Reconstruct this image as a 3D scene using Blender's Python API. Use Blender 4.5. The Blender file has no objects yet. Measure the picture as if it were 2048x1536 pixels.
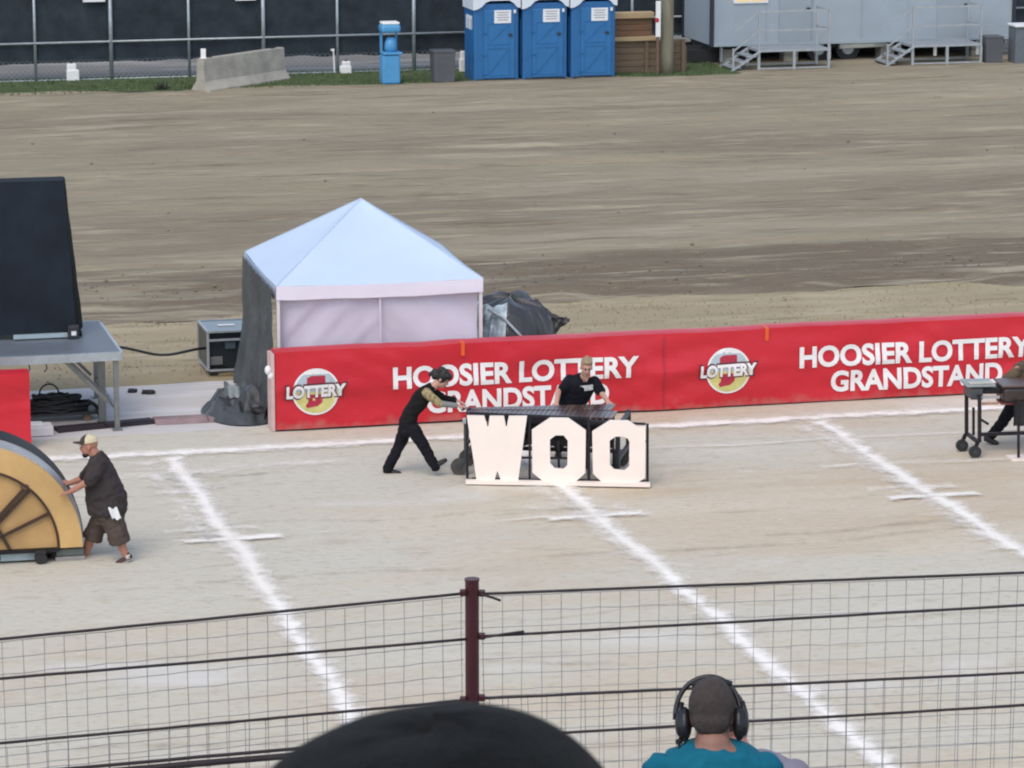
import bpy, bmesh, math, random
from mathutils import Vector, Matrix, noise

random.seed(7)
scene = bpy.context.scene
COL = scene.collection

# ------------------------------------------------------------------ camera
CAM_H = 10.7                      # eye height in the stand, metres above the field
FOC = 6880.0                      # focal length in photograph pixels (2048 wide)
PITCH = math.radians(11.8)
TH = math.radians(14.1)           # field is turned this much against the view
cd = bpy.data.cameras.new('camera')
cam = bpy.data.objects.new('camera', cd)
COL.objects.link(cam)
cam.location = (0, 0, CAM_H)
cam.rotation_euler = (math.pi / 2 - PITCH, 0, 0)
cd.sensor_width = 36.0
cd.lens = FOC / 2048.0 * 36.0
cd.clip_start = 0.1
cd.clip_end = 5000
cd.dof.use_dof = True
cd.dof.focus_distance = 47.0
cd.dof.aperture_fstop = 34.0
scene.camera = cam

# ------------------------------------------------------------------ world, sun, exposure
SUN_EL = math.radians(52)
SUN_AZ = math.radians(200)        # clockwise from +Y: behind the camera, a little to the left
world = bpy.data.worlds.new('World')
scene.world = world
world.use_nodes = True
wn = world.node_tree
wn.nodes.clear()
sky = wn.nodes.new('ShaderNodeTexSky')
sky.sky_type = 'NISHITA'
sky.sun_disc = False
sky.sun_elevation = SUN_EL
sky.sun_rotation = SUN_AZ
sky.dust_density = 1.0
hsv = wn.nodes.new('ShaderNodeHueSaturation')
hsv.inputs['Saturation'].default_value = 0.75
bg = wn.nodes.new('ShaderNodeBackground')
bg.inputs['Strength'].default_value = 0.12
wo = wn.nodes.new('ShaderNodeOutputWorld')
wn.links.new(sky.outputs[0], hsv.inputs['Color'])
wn.links.new(hsv.outputs[0], bg.inputs['Color'])
wn.links.new(bg.outputs[0], wo.inputs['Surface'])
sd = bpy.data.lights.new('sun', 'SUN')
sd.energy = 0.7
sd.angle = math.radians(40)
sd.color = (1.0, 0.84, 0.68)
sun = bpy.data.objects.new('sun', sd)
COL.objects.link(sun)
sdir = Vector((math.sin(SUN_AZ) * math.cos(SUN_EL), math.cos(SUN_AZ) * math.cos(SUN_EL), math.sin(SUN_EL)))
sun.rotation_euler = (-sdir).to_track_quat('-Z', 'Y').to_euler()
scene.view_settings.view_transform = 'Standard'
scene.view_settings.look = 'None'
scene.view_settings.gamma = 1.0
scene.view_settings.use_curve_mapping = False
scene.view_settings.exposure = 1.0
scene.render.engine = 'CYCLES'
scene.cycles.pixel_filter_type = 'BLACKMAN_HARRIS'
scene.cycles.filter_width = 2.1

# ------------------------------------------------------------------ measuring helpers
def ray(x, y):
    a, b = (x - 1024) / FOC, (768 - y) / FOC
    return Vector((a, math.cos(PITCH) + b * math.sin(PITCH), -math.sin(PITCH) + b * math.cos(PITCH)))

def G(x, y, z=0.0):               # photograph point -> point at height z
    r = ray(x, y)
    t = (z - CAM_H) / r.z
    return Vector((r.x * t, r.y * t, z))

def W(x, y, Y):                   # photograph point -> point at distance Y
    r = ray(x, y)
    t = Y / r.y
    return Vector((r.x * t, Y, CAM_H + r.z * t))

CU, SU = math.cos(TH), math.sin(TH)
def FV(u, v, z=0.0):              # field coordinates -> world
    return Vector((u * CU - v * SU, u * SU + v * CU, z))

def UV(p):
    return (p[0] * CU + p[1] * SU, -p[0] * SU + p[1] * CU)

def onv(x, y, v):                 # photograph point -> (u, z) on the upright field plane v
    r = ray(x, y)
    t = v / (-r.x * SU + r.y * CU)
    p = Vector((r.x * t, r.y * t, CAM_H + r.z * t))
    return UV(p)[0], p.z

# ------------------------------------------------------------------ materials
MATS = {}
def mat(name, col, rough=0.7, var=0.12, scale=6.0, bump=0.0, bscale=40.0, metal=0.0, stretch=(1, 1, 1), col2=None, spec=0.5, coord='Object', rotz=0.0, detail=5.0):
    if name in MATS:
        return MATS[name]
    m = bpy.data.materials.new(name)
    m.use_nodes = True
    nt = m.node_tree
    b = nt.nodes['Principled BSDF']
    b.inputs['Roughness'].default_value = rough
    b.inputs['Metallic'].default_value = metal
    b.inputs['Specular IOR Level'].default_value = spec
    tc = nt.nodes.new('ShaderNodeTexCoord')
    mp = nt.nodes.new('ShaderNodeMapping')
    mp.inputs['Rotation'].default_value = (0, 0, rotz)
    mp.inputs['Scale'].default_value = stretch
    nt.links.new(tc.outputs[coord], mp.inputs['Vector'])
    n = nt.nodes.new('ShaderNodeTexNoise')
    n.inputs['Scale'].default_value = scale
    n.inputs['Detail'].default_value = detail
    n.inputs['Roughness'].default_value = 0.6
    nt.links.new(mp.outputs[0], n.inputs['Vector'])
    cr = nt.nodes.new('ShaderNodeValToRGB')
    cr.color_ramp.elements[0].position = 0.3
    cr.color_ramp.elements[1].position = 0.7
    a = col2 if col2 else tuple(c * (1 - var) for c in col)
    d = col if col2 else tuple(min(1, c * (1 + var)) for c in col)
    cr.color_ramp.elements[0].color = (*a, 1)
    cr.color_ramp.elements[1].color = (*d, 1)
    nt.links.new(n.outputs['Fac'], cr.inputs['Fac'])
    nt.links.new(cr.outputs['Color'], b.inputs['Base Color'])
    if bump > 0:
        n2 = nt.nodes.new('ShaderNodeTexNoise')
        n2.inputs['Scale'].default_value = bscale
        n2.inputs['Detail'].default_value = 4
        nt.links.new(mp.outputs[0], n2.inputs['Vector'])
        bp = nt.nodes.new('ShaderNodeBump')
        bp.inputs['Strength'].default_value = bump
        bp.inputs['Distance'].default_value = 0.03
        nt.links.new(n2.outputs['Fac'], bp.inputs['Height'])
        nt.links.new(bp.outputs[0], b.inputs['Normal'])
    MATS[name] = m
    return m

def ground_mat(name, layers, rough=0.95, bump=0.4, bdist=0.03, bscale=(1.2, 6.0), band=None):
    """layers: list of (colour, (su, sv) noise frequency per metre along / across the field, lo, hi); first colour is the base"""
    m = bpy.data.materials.new(name)
    m.use_nodes = True
    nt = m.node_tree
    b = nt.nodes['Principled BSDF']
    b.inputs['Roughness'].default_value = rough
    b.inputs['Specular IOR Level'].default_value = 0.15
    tc = nt.nodes.new('ShaderNodeTexCoord')
    rot = nt.nodes.new('ShaderNodeMapping')
    rot.inputs['Rotation'].default_value = (0, 0, -TH)
    nt.links.new(tc.outputs['Object'], rot.inputs['Vector'])
    def nz(su, sv, off, det=6):
        mp = nt.nodes.new('ShaderNodeMapping')
        mp.inputs['Scale'].default_value = (su, sv, 1)
        mp.inputs['Location'].default_value = (off * 13.7, off * 5.1, off)
        nt.links.new(rot.outputs[0], mp.inputs['Vector'])
        n = nt.nodes.new('ShaderNodeTexNoise')
        n.inputs['Scale'].default_value = 1
        n.inputs['Detail'].default_value = det
        n.inputs['Roughness'].default_value = 0.62
        nt.links.new(mp.outputs[0], n.inputs['Vector'])
        return n.outputs['Fac']
    cur = nt.nodes.new('ShaderNodeRGB')
    cur.outputs[0].default_value = (*layers[0][0], 1)
    cur = cur.outputs[0]
    if band:                       # strip of damp, churned soil along the field direction: (colour, v centre, half width, wander)
        sx = nt.nodes.new('ShaderNodeSeparateXYZ')
        nt.links.new(rot.outputs[0], sx.inputs[0])
        def mth(op, a, c):
            q = nt.nodes.new('ShaderNodeMath'); q.operation = op
            for k_, w_ in enumerate((a, c)):
                if isinstance(w_, (int, float)): q.inputs[k_].default_value = w_
                else: nt.links.new(w_, q.inputs[k_])
            return q.outputs[0]
        wv = mth('MULTIPLY', mth('SUBTRACT', nz(0.22, 0.6, 21), 0.5), band[3])
        dd = mth('ABSOLUTE', mth('SUBTRACT', mth('ADD', sx.outputs['Y'], wv), band[1]), 0)
        mr = nt.nodes.new('ShaderNodeMapRange'); mr.interpolation_type = 'SMOOTHSTEP'
        mr.inputs['From Min'].default_value = band[2] * 1.15; mr.inputs['From Max'].default_value = band[2] * 0.75
        nt.links.new(dd, mr.inputs['Value'])
        mx = nt.nodes.new('ShaderNodeMix'); mx.data_type = 'RGBA'
        nt.links.new(mr.outputs[0], mx.inputs['Factor']); nt.links.new(cur, mx.inputs['A']); mx.inputs['B'].default_value = (*band[0], 1)
        cur = mx.outputs['Result']
    for i, (c, (su, sv), lo, hi) in enumerate(layers[1:]):
        f = nz(su, sv, i + 1)
        mr = nt.nodes.new('ShaderNodeMapRange')
        mr.interpolation_type = 'SMOOTHSTEP'
        mr.inputs['From Min'].default_value = lo
        mr.inputs['From Max'].default_value = hi
        nt.links.new(f, mr.inputs['Value'])
        mx = nt.nodes.new('ShaderNodeMix')
        mx.data_type = 'RGBA'
        nt.links.new(mr.outputs[0], mx.inputs['Factor'])
        nt.links.new(cur, mx.inputs['A'])
        mx.inputs['B'].default_value = (*c, 1)
        cur = mx.outputs['Result']
    nt.links.new(cur, b.inputs['Base Color'])
    bp = nt.nodes.new('ShaderNodeBump')
    bp.inputs['Strength'].default_value = bump
    bp.inputs['Distance'].default_value = bdist
    nt.links.new(nz(*bscale, 9, 8), bp.inputs['Height'])
    nt.links.new(bp.outputs[0], b.inputs['Normal'])
    return m

# ------------------------------------------------------------------ object helpers
TM = {}
def tag(o, label=None, cat=None, group=None, kind=None):
    if label: o['label'] = label
    if cat: o['category'] = cat
    if group: o['group'] = group
    if kind: o['kind'] = kind
    return o

def thing(name, label, cat, loc=(0, 0, 0), rz=0.0, group=None):
    o = bpy.data.objects.new(name, None)
    o.empty_display_size = 0.2
    COL.objects.link(o)
    o.location = loc
    o.rotation_euler = (0, 0, rz)
    TM[o] = Matrix.Translation(Vector(loc)) @ Matrix.Rotation(rz, 4, 'Z')
    return tag(o, label, cat, group)

def link(name, me, parent=None, loc=(0, 0, 0), rot=(0, 0, 0), scl=(1, 1, 1)):
    o = bpy.data.objects.new(name, me)
    COL.objects.link(o)
    if parent is not None:
        o.parent = parent
        TM[o] = TM[parent]
    else:
        TM[o] = Matrix.Identity(4)
    o.location = loc
    o.rotation_euler = rot
    o.scale = scl
    return o

class MB:
    def __init__(s):
        s.v, s.f = [], []
    def add(s, vs, fs):
        k = len(s.v)
        s.v += [Vector(q) for q in vs]
        s.f += [tuple(i + k for i in f) for f in fs]
        return s
    def box(s, c, d, rz=0.0, rx=0.0, ry=0.0):
        R = Matrix.Rotation(rz, 3, 'Z') @ Matrix.Rotation(ry, 3, 'Y') @ Matrix.Rotation(rx, 3, 'X')
        c = Vector(c)
        vs = [c + R @ Vector((x * d[0] / 2, y * d[1] / 2, z * d[2] / 2)) for z in (-1, 1) for y in (-1, 1) for x in (-1, 1)]
        return s.add(vs, [(0, 2, 3, 1), (4, 5, 7, 6), (0, 1, 5, 4), (2, 6, 7, 3), (0, 4, 6, 2), (1, 3, 7, 5)])
    def bbox(s, c, d, bev=0.02, rz=0.0):
        """box with chamfered edges"""
        bm = bmesh.new()
        bmesh.ops.create_cube(bm, size=1.0)
        for q in bm.verts:
            q.co = Vector((q.co.x * d[0], q.co.y * d[1], q.co.z * d[2]))
        bmesh.ops.bevel(bm, geom=list(bm.edges), offset=bev, segments=2, affect='EDGES', profile=0.5)
        R = Matrix.Rotation(rz, 3, 'Z')
        bm.verts.index_update()
        s.add([Vector(c) + R @ q.co for q in bm.verts], [[q.index for q in f.verts] for f in bm.faces])
        bm.free()
        return s
    def bar(s, p0, p1, w, h=None, up=(0, 0, 1)):
        h = h or w
        p0, p1 = Vector(p0), Vector(p1)
        t = (p1 - p0).normalized()
        a = t.cross(Vector(up))
        if a.length < 1e-4: a = t.cross(Vector((1, 0, 0)))
        a.normalize()
        b = a.cross(t)
        vs = [p + a * (x * w / 2) + b * (y * h / 2) for p in (p0, p1) for x, y in ((-1, -1), (1, -1), (1, 1), (-1, 1))]
        return s.add(vs, [(3, 2, 1, 0), (4, 5, 6, 7), (0, 1, 5, 4), (1, 2, 6, 5), (2, 3, 7, 6), (3, 0, 4, 7)])
    def cyl(s, p0, p1, r0, r1=None, n=12):
        return s.tube([p0, p1], [r0, r0 if r1 is None else r1], n)
    def tube(s, pts, r, n=8, caps=True):
        pts = [Vector(p) for p in pts]
        rs = r if isinstance(r, (list, tuple)) else [r] * len(pts)
        vs, fs = [], []
        a = None
        for i, p in enumerate(pts):
            t = pts[min(i + 1, len(pts) - 1)] - pts[max(i - 1, 0)]
            t.normalize()
            if a is None:
                a = t.cross(Vector((0, 0, 1)))
                if a.length < 1e-3: a = t.cross(Vector((1, 0, 0)))
            a = (a - t * a.dot(t)).normalized()
            b = t.cross(a)
            for k in range(n):
                w = 2 * math.pi * k / n
                vs.append(p + (a * math.cos(w) + b * math.sin(w)) * rs[i])
        for i in range(len(pts) - 1):
            for k in range(n):
                fs.append((i * n + k, i * n + (k + 1) % n, (i + 1) * n + (k + 1) % n, (i + 1) * n + k))
        if caps:
            fs.append(tuple(range(n - 1, -1, -1)))
            fs.append(tuple((len(pts) - 1) * n + k for k in range(n)))
        return s.add(vs, fs)
    def ell(s, c, r, n=14, axes=None):
        c = Vector(c)
        if not isinstance(r, (list, tuple)): r = (r, r, r)
        ax = [Vector(q) for q in axes] if axes else [Vector((1, 0, 0)), Vector((0, 1, 0)), Vector((0, 0, 1))]
        m = n // 2
        vs = [c + ax[2] * r[2]]
        for i in range(1, m):
            t = math.pi * i / m
            for k in range(n):
                w = 2 * math.pi * k / n
                vs.append(c + ax[0] * (r[0] * math.sin(t) * math.cos(w)) + ax[1] * (r[1] * math.sin(t) * math.sin(w)) + ax[2] * (r[2] * math.cos(t)))
        vs.append(c - ax[2] * r[2])
        fs = [(0, 1 + k, 1 + (k + 1) % n) for k in range(n)]
        for i in range(m - 2):
            for k in range(n):
                a = 1 + i * n
                fs.append((a + k, a + n + k, a + n + (k + 1) % n, a + (k + 1) % n))
        a = 1 + (m - 2) * n
        fs += [(a + k, len(vs) - 1, a + (k + 1) % n) for k in range(n)]
        return s.add(vs, fs)
    def prism(s, poly, vec):
        """poly: 3-D outline, extruded by vec"""
        n = len(poly)
        poly = [Vector(q) for q in poly]
        vec = Vector(vec)
        return s.add(poly + [q + vec for q in poly],
                     [tuple(range(n)), tuple(range(2 * n - 1, n - 1, -1))] + [(i, i + n, (i + 1) % n + n, (i + 1) % n) for i in range(n)])
    def ringprism(s, outer, inner, vec):
        n = len(outer)
        vec = Vector(vec)
        o, i_ = [Vector(q) for q in outer], [Vector(q) for q in inner]
        vs = o + i_ + [q + vec for q in o] + [q + vec for q in i_]
        fs = []
        for k in range(n):
            j = (k + 1) % n
            fs += [(k, j, n + j, n + k), (2 * n + k, 3 * n + k, 3 * n + j, 2 * n + j), (k, 2 * n + k, 2 * n + j, j), (n + k, n + j, 3 * n + j, 3 * n + k)]
        return s.add(vs, fs)
    def grid(s, fn, nu, nv, closed_u=False):
        vs = [fn(i / nu, j / nv) for j in range(nv + 1) for i in range(nu + (0 if closed_u else 1))]
        w = nu if closed_u else nu + 1
        fs = []
        for j in range(nv):
            for i in range(nu):
                a, b = j * w + i, j * w + (i + 1) % w
                fs.append((a, b, b + w, a + w))
        return s.add(vs, fs)
    def mesh(s, name, m, smooth=False):
        me = bpy.data.meshes.new(name)
        me.from_pydata([tuple(q) for q in s.v], [], s.f)
        bm = bmesh.new()
        bm.from_mesh(me)
        bmesh.ops.recalc_face_normals(bm, faces=bm.faces)
        bm.to_mesh(me)
        bm.free()
        if m: me.materials.append(m)
        if smooth:
            me.polygons.foreach_set('use_smooth', [True] * len(me.polygons))
        return me
    def build(s, name, m, parent=None, local=False, smooth=False, origin=True):
        loc = Vector((0, 0, 0))
        if parent is not None:
            if not local:
                iv = TM[parent].inverted()
                s.v = [iv @ q for q in s.v]
        elif origin:
            n = len(s.v)
            loc = Vector((sum(q.x for q in s.v) / n, sum(q.y for q in s.v) / n, min(q.z for q in s.v)))
            s.v = [q - loc for q in s.v]
        o = link(name, s.mesh(name, m, smooth), parent, loc)
        if parent is None:
            TM[o] = Matrix.Translation(loc)
        return o

def struct(name, mb, m, **k):
    return tag(mb.build(name, m, origin=False, **k), kind='structure')

def fused(name, mb, m, parent, voxel=0.008, smooth=4, local=False, fold=0.0, fs=9.0):
    """one continuous skin grown over overlapping shapes"""
    if parent is not None and not local:
        iv = TM[parent].inverted()
        mb.v = [iv @ q for q in mb.v]
    me = mb.mesh(name + '_raw', None)
    tmp = bpy.data.objects.new('raw', me)
    COL.objects.link(tmp)
    r = tmp.modifiers.new('r', 'REMESH')
    r.mode = 'VOXEL'
    r.voxel_size = voxel
    sm = tmp.modifiers.new('s', 'SMOOTH')
    sm.factor = 0.5
    sm.iterations = smooth
    dg = bpy.context.evaluated_depsgraph_get()
    out = bpy.data.meshes.new_from_object(tmp.evaluated_get(dg))
    bpy.data.objects.remove(tmp)
    bpy.data.meshes.remove(me)
    out.name = name
    if fold:
        dz_ = []
        for q in out.vertices:
            p = q.co * fs
            k1 = 1 - abs(noise.noise(Vector((p.x, p.y, p.z * 1.4))) * 2.2)
            k2 = noise.noise(Vector((p.x * 0.45 + 7, p.y * 0.45, p.z * 0.8)))
            dz_.append(q.co + q.normal * fold * (0.9 * k1 + 1.3 * k2 - 0.3))
        for q, c_ in zip(out.vertices, dz_): q.co = c_
    out.materials.clear()
    out.materials.append(m)
    out.polygons.foreach_set('use_smooth', [True] * len(out.polygons))
    return link(name, out, parent)

def text2d(s, width=None, height=None, bold=0.02, spacing=1.0):
    """lettering as flat (x, y) vertices and faces"""
    cu = bpy.data.curves.new('lettering', 'FONT')
    cu.body = s
    cu.size = 1.0
    cu.offset = bold
    cu.space_character = spacing
    cu.resolution_u = 4
    o = bpy.data.objects.new('lettering_raw', cu)
    COL.objects.link(o)
    dg = bpy.context.evaluated_depsgraph_get()
    me = bpy.data.meshes.new_from_object(o.evaluated_get(dg))
    vs = [Vector((q.co.x, q.co.y, 0)) for q in me.vertices]
    fs = [tuple(p.vertices) for p in me.polygons]
    bpy.data.objects.remove(o)
    bpy.data.meshes.remove(me)
    x0, x1 = min(q.x for q in vs), max(q.x for q in vs)
    y0, y1 = min(q.y for q in vs), max(q.y for q in vs)
    sx = width / (x1 - x0) if width else height / (y1 - y0)
    sy = height / (y1 - y0) if height else sx
    return [Vector(((q.x - x0) * sx, (q.y - y0) * sy, 0)) for q in vs], fs

def nz(x, y=0.0, z=0.0):
    return noise.noise(Vector((x, y, z)))

# ================================================================== GROUND
V_SIDE, V_BAN, V_HASH, V_FENCE = 46.22, 47.25, 41.25, 90.05
m_field = ground_mat('pale_limestone_field', [
    ((0.585, 0.494, 0.366), (1, 1), 0, 1),
    ((0.634, 0.558, 0.426), (0.12, 0.35), 0.42, 0.66),
    ((0.537, 0.431, 0.303), (0.20, 0.6), 0.50, 0.72),
    ((0.601, 0.565, 0.464), (0.05, 0.12), 0.44, 0.60),
    ((0.448, 0.383, 0.273), (1.1, 3.5), 0.54, 0.80),
    ((0.487, 0.418, 0.309), (6, 12), 0.50, 0.75),
    ((0.682, 0.650, 0.545), (1.3, 4.0), 0.58, 0.82),
    ((0.731, 0.689, 0.563), (5, 14), 0.58, 0.78),
    ((0.390, 0.325, 0.230), (2.0, 2.6), 0.66, 0.80),
    ((0.690, 0.655, 0.590), (0.28, 0.55), 0.54, 0.74)], bump=0.8, bdist=0.03, bscale=(7, 16))
m_track = ground_mat('brown_dirt', [
    ((0.300, 0.258, 0.178), (1, 1), 0, 1),
    ((0.245, 0.205, 0.145), (0.035, 0.13), 0.46, 0.64),
    ((0.340, 0.298, 0.210), (0.05, 0.20), 0.50, 0.66),
    ((0.405, 0.355, 0.255), (0.24, 1.7), 0.52, 0.72),
    ((0.180, 0.146, 0.104), (0.24, 1.9), 0.54, 0.73),
    ((0.390, 0.345, 0.250), (0.60, 3.6), 0.60, 0.82),
    ((0.170, 0.138, 0.100), (1.4, 6.0), 0.59, 0.80),
    ((0.385, 0.338, 0.240), (0.30, 5.0), 0.54, 0.70),
    ((0.205, 0.168, 0.120), (0.36, 6.0), 0.56, 0.70),
    ((0.34, 0.295, 0.215), (5.0, 12.0), 0.56, 0.78)], bump=1.0, bdist=0.09, bscale=(2.2, 6.5), band=((0.185, 0.150, 0.105), 58.1, 2.6, 3.2))
m_verge = ground_mat('dry_tan_verge', [
    ((0.36, 0.30, 0.19), (1, 1), 0, 1),
    ((0.46, 0.39, 0.26), (0.3, 1.2), 0.45, 0.7),
    ((0.24, 0.20, 0.13), (0.5, 3.0), 0.52, 0.75)], bump=0.8, bdist=0.04, bscale=(5, 9))
m_apron = ground_mat('pale_concrete_apron', [
    ((0.58, 0.55, 0.52), (1, 1), 0, 1),
    ((0.68, 0.67, 0.66), (0.3, 1.5), 0.45, 0.68),
    ((0.40, 0.37, 0.34), (0.6, 4.0), 0.55, 0.78)], bump=0.3, bdist=0.02, bscale=(4, 8))
m_lawn = ground_mat('green_ground', [
    ((0.075, 0.105, 0.045), (1, 1), 0, 1),
    ((0.15, 0.13, 0.08), (0.5, 1.6), 0.55, 0.75)], bump=0.6, bdist=0.04, bscale=(6, 8))
m_gravel = ground_mat('grey_gravel', [
    ((0.20, 0.19, 0.17), (1, 1), 0, 1),
    ((0.34, 0.33, 0.31), (0.2, 0.9), 0.5, 0.7)], bump=0.5, bdist=0.03, bscale=(6, 8))
m_base = ground_mat('plain_earth', [
    ((0.22, 0.18, 0.13), (1, 1), 0, 1),
    ((0.30, 0.26, 0.19), (0.05, 0.3), 0.45, 0.7)], bump=0.4)

def warp(u, v):                    # uneven borders between the strips of ground
    return sum(a * (nz(u * 0.32, q) + 0.5 * nz(u * 1.1, q + 5)) * math.exp(-((v - q) / 0.9) ** 2) for q, a in ((50.95, 0.16), (55.9, 0.7), (87.35, 0.6)))
def sheet(name, u0, u1, v0, v1, z, m, nu=1, nv=1, fn=None):
    b = MB()
    b.grid(lambda s, t: FV(u0 + (u1 - u0) * s, v0 + (v1 - v0) * t + warp(u0 + (u1 - u0) * s, v0 + (v1 - v0) * t), z + (fn(u0 + (u1 - u0) * s, v0 + (v1 - v0) * t) if fn else 0)), nu, nv)
    return struct(name, b, m, smooth=fn is not None)

b = MB(); b.box((0, 400, -0.32), (3000, 3000, 0.4)); struct('ground', b, m_base)
def field_z(u, v):
    return 0.012 * nz(u * 0.5, v * 0.9) + 0.006 * nz(u * 1.7, v * 3.1, 4)
sheet('field', -30, 60, 8, 47.6, 0, m_field, 120, 160, field_z)
sheet('apron', -30, 60, 47.6, 50.95, 0.0, m_apron, 90, 14, field_z)
def verge_z(u, v):
    e = min(1, (v - 50.95) / 0.4)
    return 0.05 * e + 0.03 * nz(u * 0.8, v * 1.5) * e
sheet('verge', -30, 60, 50.95, 55.9, 0, m_verge, 180, 40, verge_z)
_rr = random.Random(3)
RUTS = [(_rr.uniform(57, 86), _rr.uniform(0, 50), _rr.uniform(0.03, 0.07)) for _ in range(16)]
def track_z(u, v):
    e = min(1.0, (v - 55.9) / 0.6, (87.35 - v) / 0.6)
    r = 0.06 * nz(u * 0.10, v * 0.9, 2) + 0.055 * nz(u * 0.30, v * 2.1, 5) + 0.030 * nz(u * 0.9, v * 4.4, 8)
    for (vr, ur, dr) in RUTS:
        r -= dr * math.exp(-((v - vr - 0.9 * nz(u * 0.045, vr * 3.1, 1)) / 0.13) ** 2) * max(0.0, 0.6 + 1.4 * nz(u * 0.12 + ur, vr, 6))
    berm = 0.14 * math.exp(-((v - 56.9) / 0.8) ** 2) * (1 + 0.5 * nz(u * 0.5, v, 3))
    return 0.05 + e * (r + berm)
sheet('dirt_track', -6, 46, 55.9, 87.35, 0, m_track, 260, 460, track_z)
sheet('lawn', -30, 28.2, 87.35, 90.6, 0.05, m_lawn, 90, 8, lambda u, v: 0.03 * nz(u, v))
sheet('dirt_yard', 28.2, 60, 87.35, 90.6, 0.05, m_track, 90, 8, lambda u, v: 0.03 * nz(u, v))
sheet('gravel_yard', -60, 100, 90.6, 140, 0.04, m_gravel, 20, 10)

# loose clods of soil
b = MB()
for k in range(1150):
    v = random.gauss(58.0, 1.3) if k < 1000 else random.uniform(57, 86)
    if v < 56.1 or v > 87: continue
    u = random.uniform(2, 40); r = random.choice((0.012, 0.018, 0.025, 0.035)) * random.uniform(0.7, 1.3)
    p = FV(u, v, track_z(u, v) + r * 0.3)
    q = [p + Vector((random.uniform(.6, 1.2) * r * sx, random.uniform(.6, 1.2) * r * sy, random.uniform(.5, 1.0) * r * sz)) for sx, sy, sz in ((1, 0, 0), (0, 1, 0), (-1, 0, 0), (0, -1, 0), (0, 0, 1), (0, 0, -1))]
    b.add(q, [(0, 1, 4), (1, 2, 4), (2, 3, 4), (3, 0, 4), (1, 0, 5), (2, 1, 5), (3, 2, 5), (0, 3, 5)])
tag(b.build('dirt_clods', mat('clod_soil', (0.21, 0.175, 0.125), 0.95, 0.4, 2)), 'loose soil clods scattered over the brown dirt track', 'dirt', kind='stuff')

# short grass standing on the lawn strip, dry grass on the verge
def blades(name, label, cat, m, n, u0, u1, v0, v1, h, z0, zf=None, dens=None):
    b = MB()
    k = 0
    while k < n:
        u, v = random.uniform(u0, u1), random.uniform(v0, v1)
        k += 1
        if dens and dens(u, v) < random.random(): continue
        p = FV(u, v, z0 + (zf(u, v) if zf else 0) - 0.01)
        a = random.uniform(0, 6.28)
        hh = h * random.uniform(0.4, 1.2)
        w = 0.02 + h * 0.12
        d = Vector((math.cos(a), math.sin(a), 0))
        lean = Vector((random.uniform(-.5, .5), random.uniform(-.5, .5), 1)) * hh
        b.add([p - d * w, p + d * w, p + lean], [(0, 1, 2)])
    o = b.build(name, m)
    return tag(o, label, cat, kind='stuff')
m_grass = mat('green_grass', (0.085, 0.125, 0.045), 0.8, 0.35, 3)
m_drygrass = mat('dry_straw_grass', (0.34, 0.28, 0.17), 0.9, 0.3, 3)
blades('grass', 'short green grass strip below the black screened fence', 'grass', m_grass, 14000, 4, 28.3, 87.1, 90.5, 0.06, 0.05,
       dens=lambda u, v: 0.35 + 0.6 * (nz(u * 0.6, v * 1.2) + 0.5) if u < 20.5 or u > 24.5 else 0.12)
blades('dry_grass', 'thin dry straw grass on the tan verge behind the tent', 'grass', m_drygrass, 16000, 3, 28, 51.2, 56.3, 0.035, 0.0, zf=lambda u, v: verge_z(u, min(v, 55.9)),
       dens=lambda u, v: 0.45 + nz(u * 0.7, v * 1.1))

# ------------------------------------------------------------------ chalk lines
def chalk_mat(name, cover, soft, col=(0.92, 0.875, 0.79)):
    m = bpy.data.materials.new(name)
    m.use_nodes = True
    nt = m.node_tree
    bs = nt.nodes['Principled BSDF']
    bs.inputs['Base Color'].default_value = (*col, 1)
    bs.inputs['Roughness'].default_value = 0.95
    bs.inputs['Specular IOR Level'].default_value = 0.1
    uvn = nt.nodes.new('ShaderNodeUVMap')
    sp = nt.nodes.new('ShaderNodeSeparateXYZ')
    nt.links.new(uvn.outputs[0], sp.inputs[0])
    def math_(op, a, c):
        q = nt.nodes.new('ShaderNodeMath')
        q.operation = op
        for i, w in enumerate((a, c)):
            if isinstance(w, (int, float)): q.inputs[i].default_value = w
            else: nt.links.new(w, q.inputs[i])
        return q.outputs[0]
    d = math_('ABSOLUTE', math_('SUBTRACT', sp.outputs['Y'], 0.5), 0)
    edge = math_('SUBTRACT', 1.0, math_('MULTIPLY', d, 2.0))          # 1 in the middle, 0 at the rim
    edge = math_("MINIMUM", edge, math_("MULTIPLY", sp.outputs["X"], 5.0))
    geo = nt.nodes.new('ShaderNodeNewGeometry')
    no = nt.nodes.new('ShaderNodeTexNoise')
    no.inputs['Scale'].default_value = 3.0
    no.inputs['Detail'].default_value = 8
    no.inputs['Roughness'].default_value = 0.68
    nt.links.new(geo.outputs['Position'], no.inputs['Vector'])
    mr = nt.nodes.new('ShaderNodeMapRange')
    mr.interpolation_type = 'SMOOTHSTEP'
    mr.inputs['From Min'].default_value = 1.0 - cover
    mr.inputs['From Max'].default_value = 1.0 - cover + soft
    nt.links.new(math_('ADD', edge, math_('MULTIPLY', math_('SUBTRACT', no.outputs['Fac'], 0.5), 1.5)), mr.inputs['Value'])
    tr = nt.nodes.new('ShaderNodeBsdfTransparent')
    mx = nt.nodes.new('ShaderNodeMixShader')
    nt.links.new(mr.outputs[0], mx.inputs['Fac'])
    nt.links.new(tr.outputs[0], mx.inputs[1])
    nt.links.new(bs.outputs[0], mx.inputs[2])
    nt.links.new(mx.outputs[0], nt.nodes['Material Output'].inputs['Surface'])
    return m
m_chalk = chalk_mat('white_chalk', 0.80, 0.85)
m_smear = chalk_mat('smeared_chalk', 0.52, 1.3)
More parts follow.
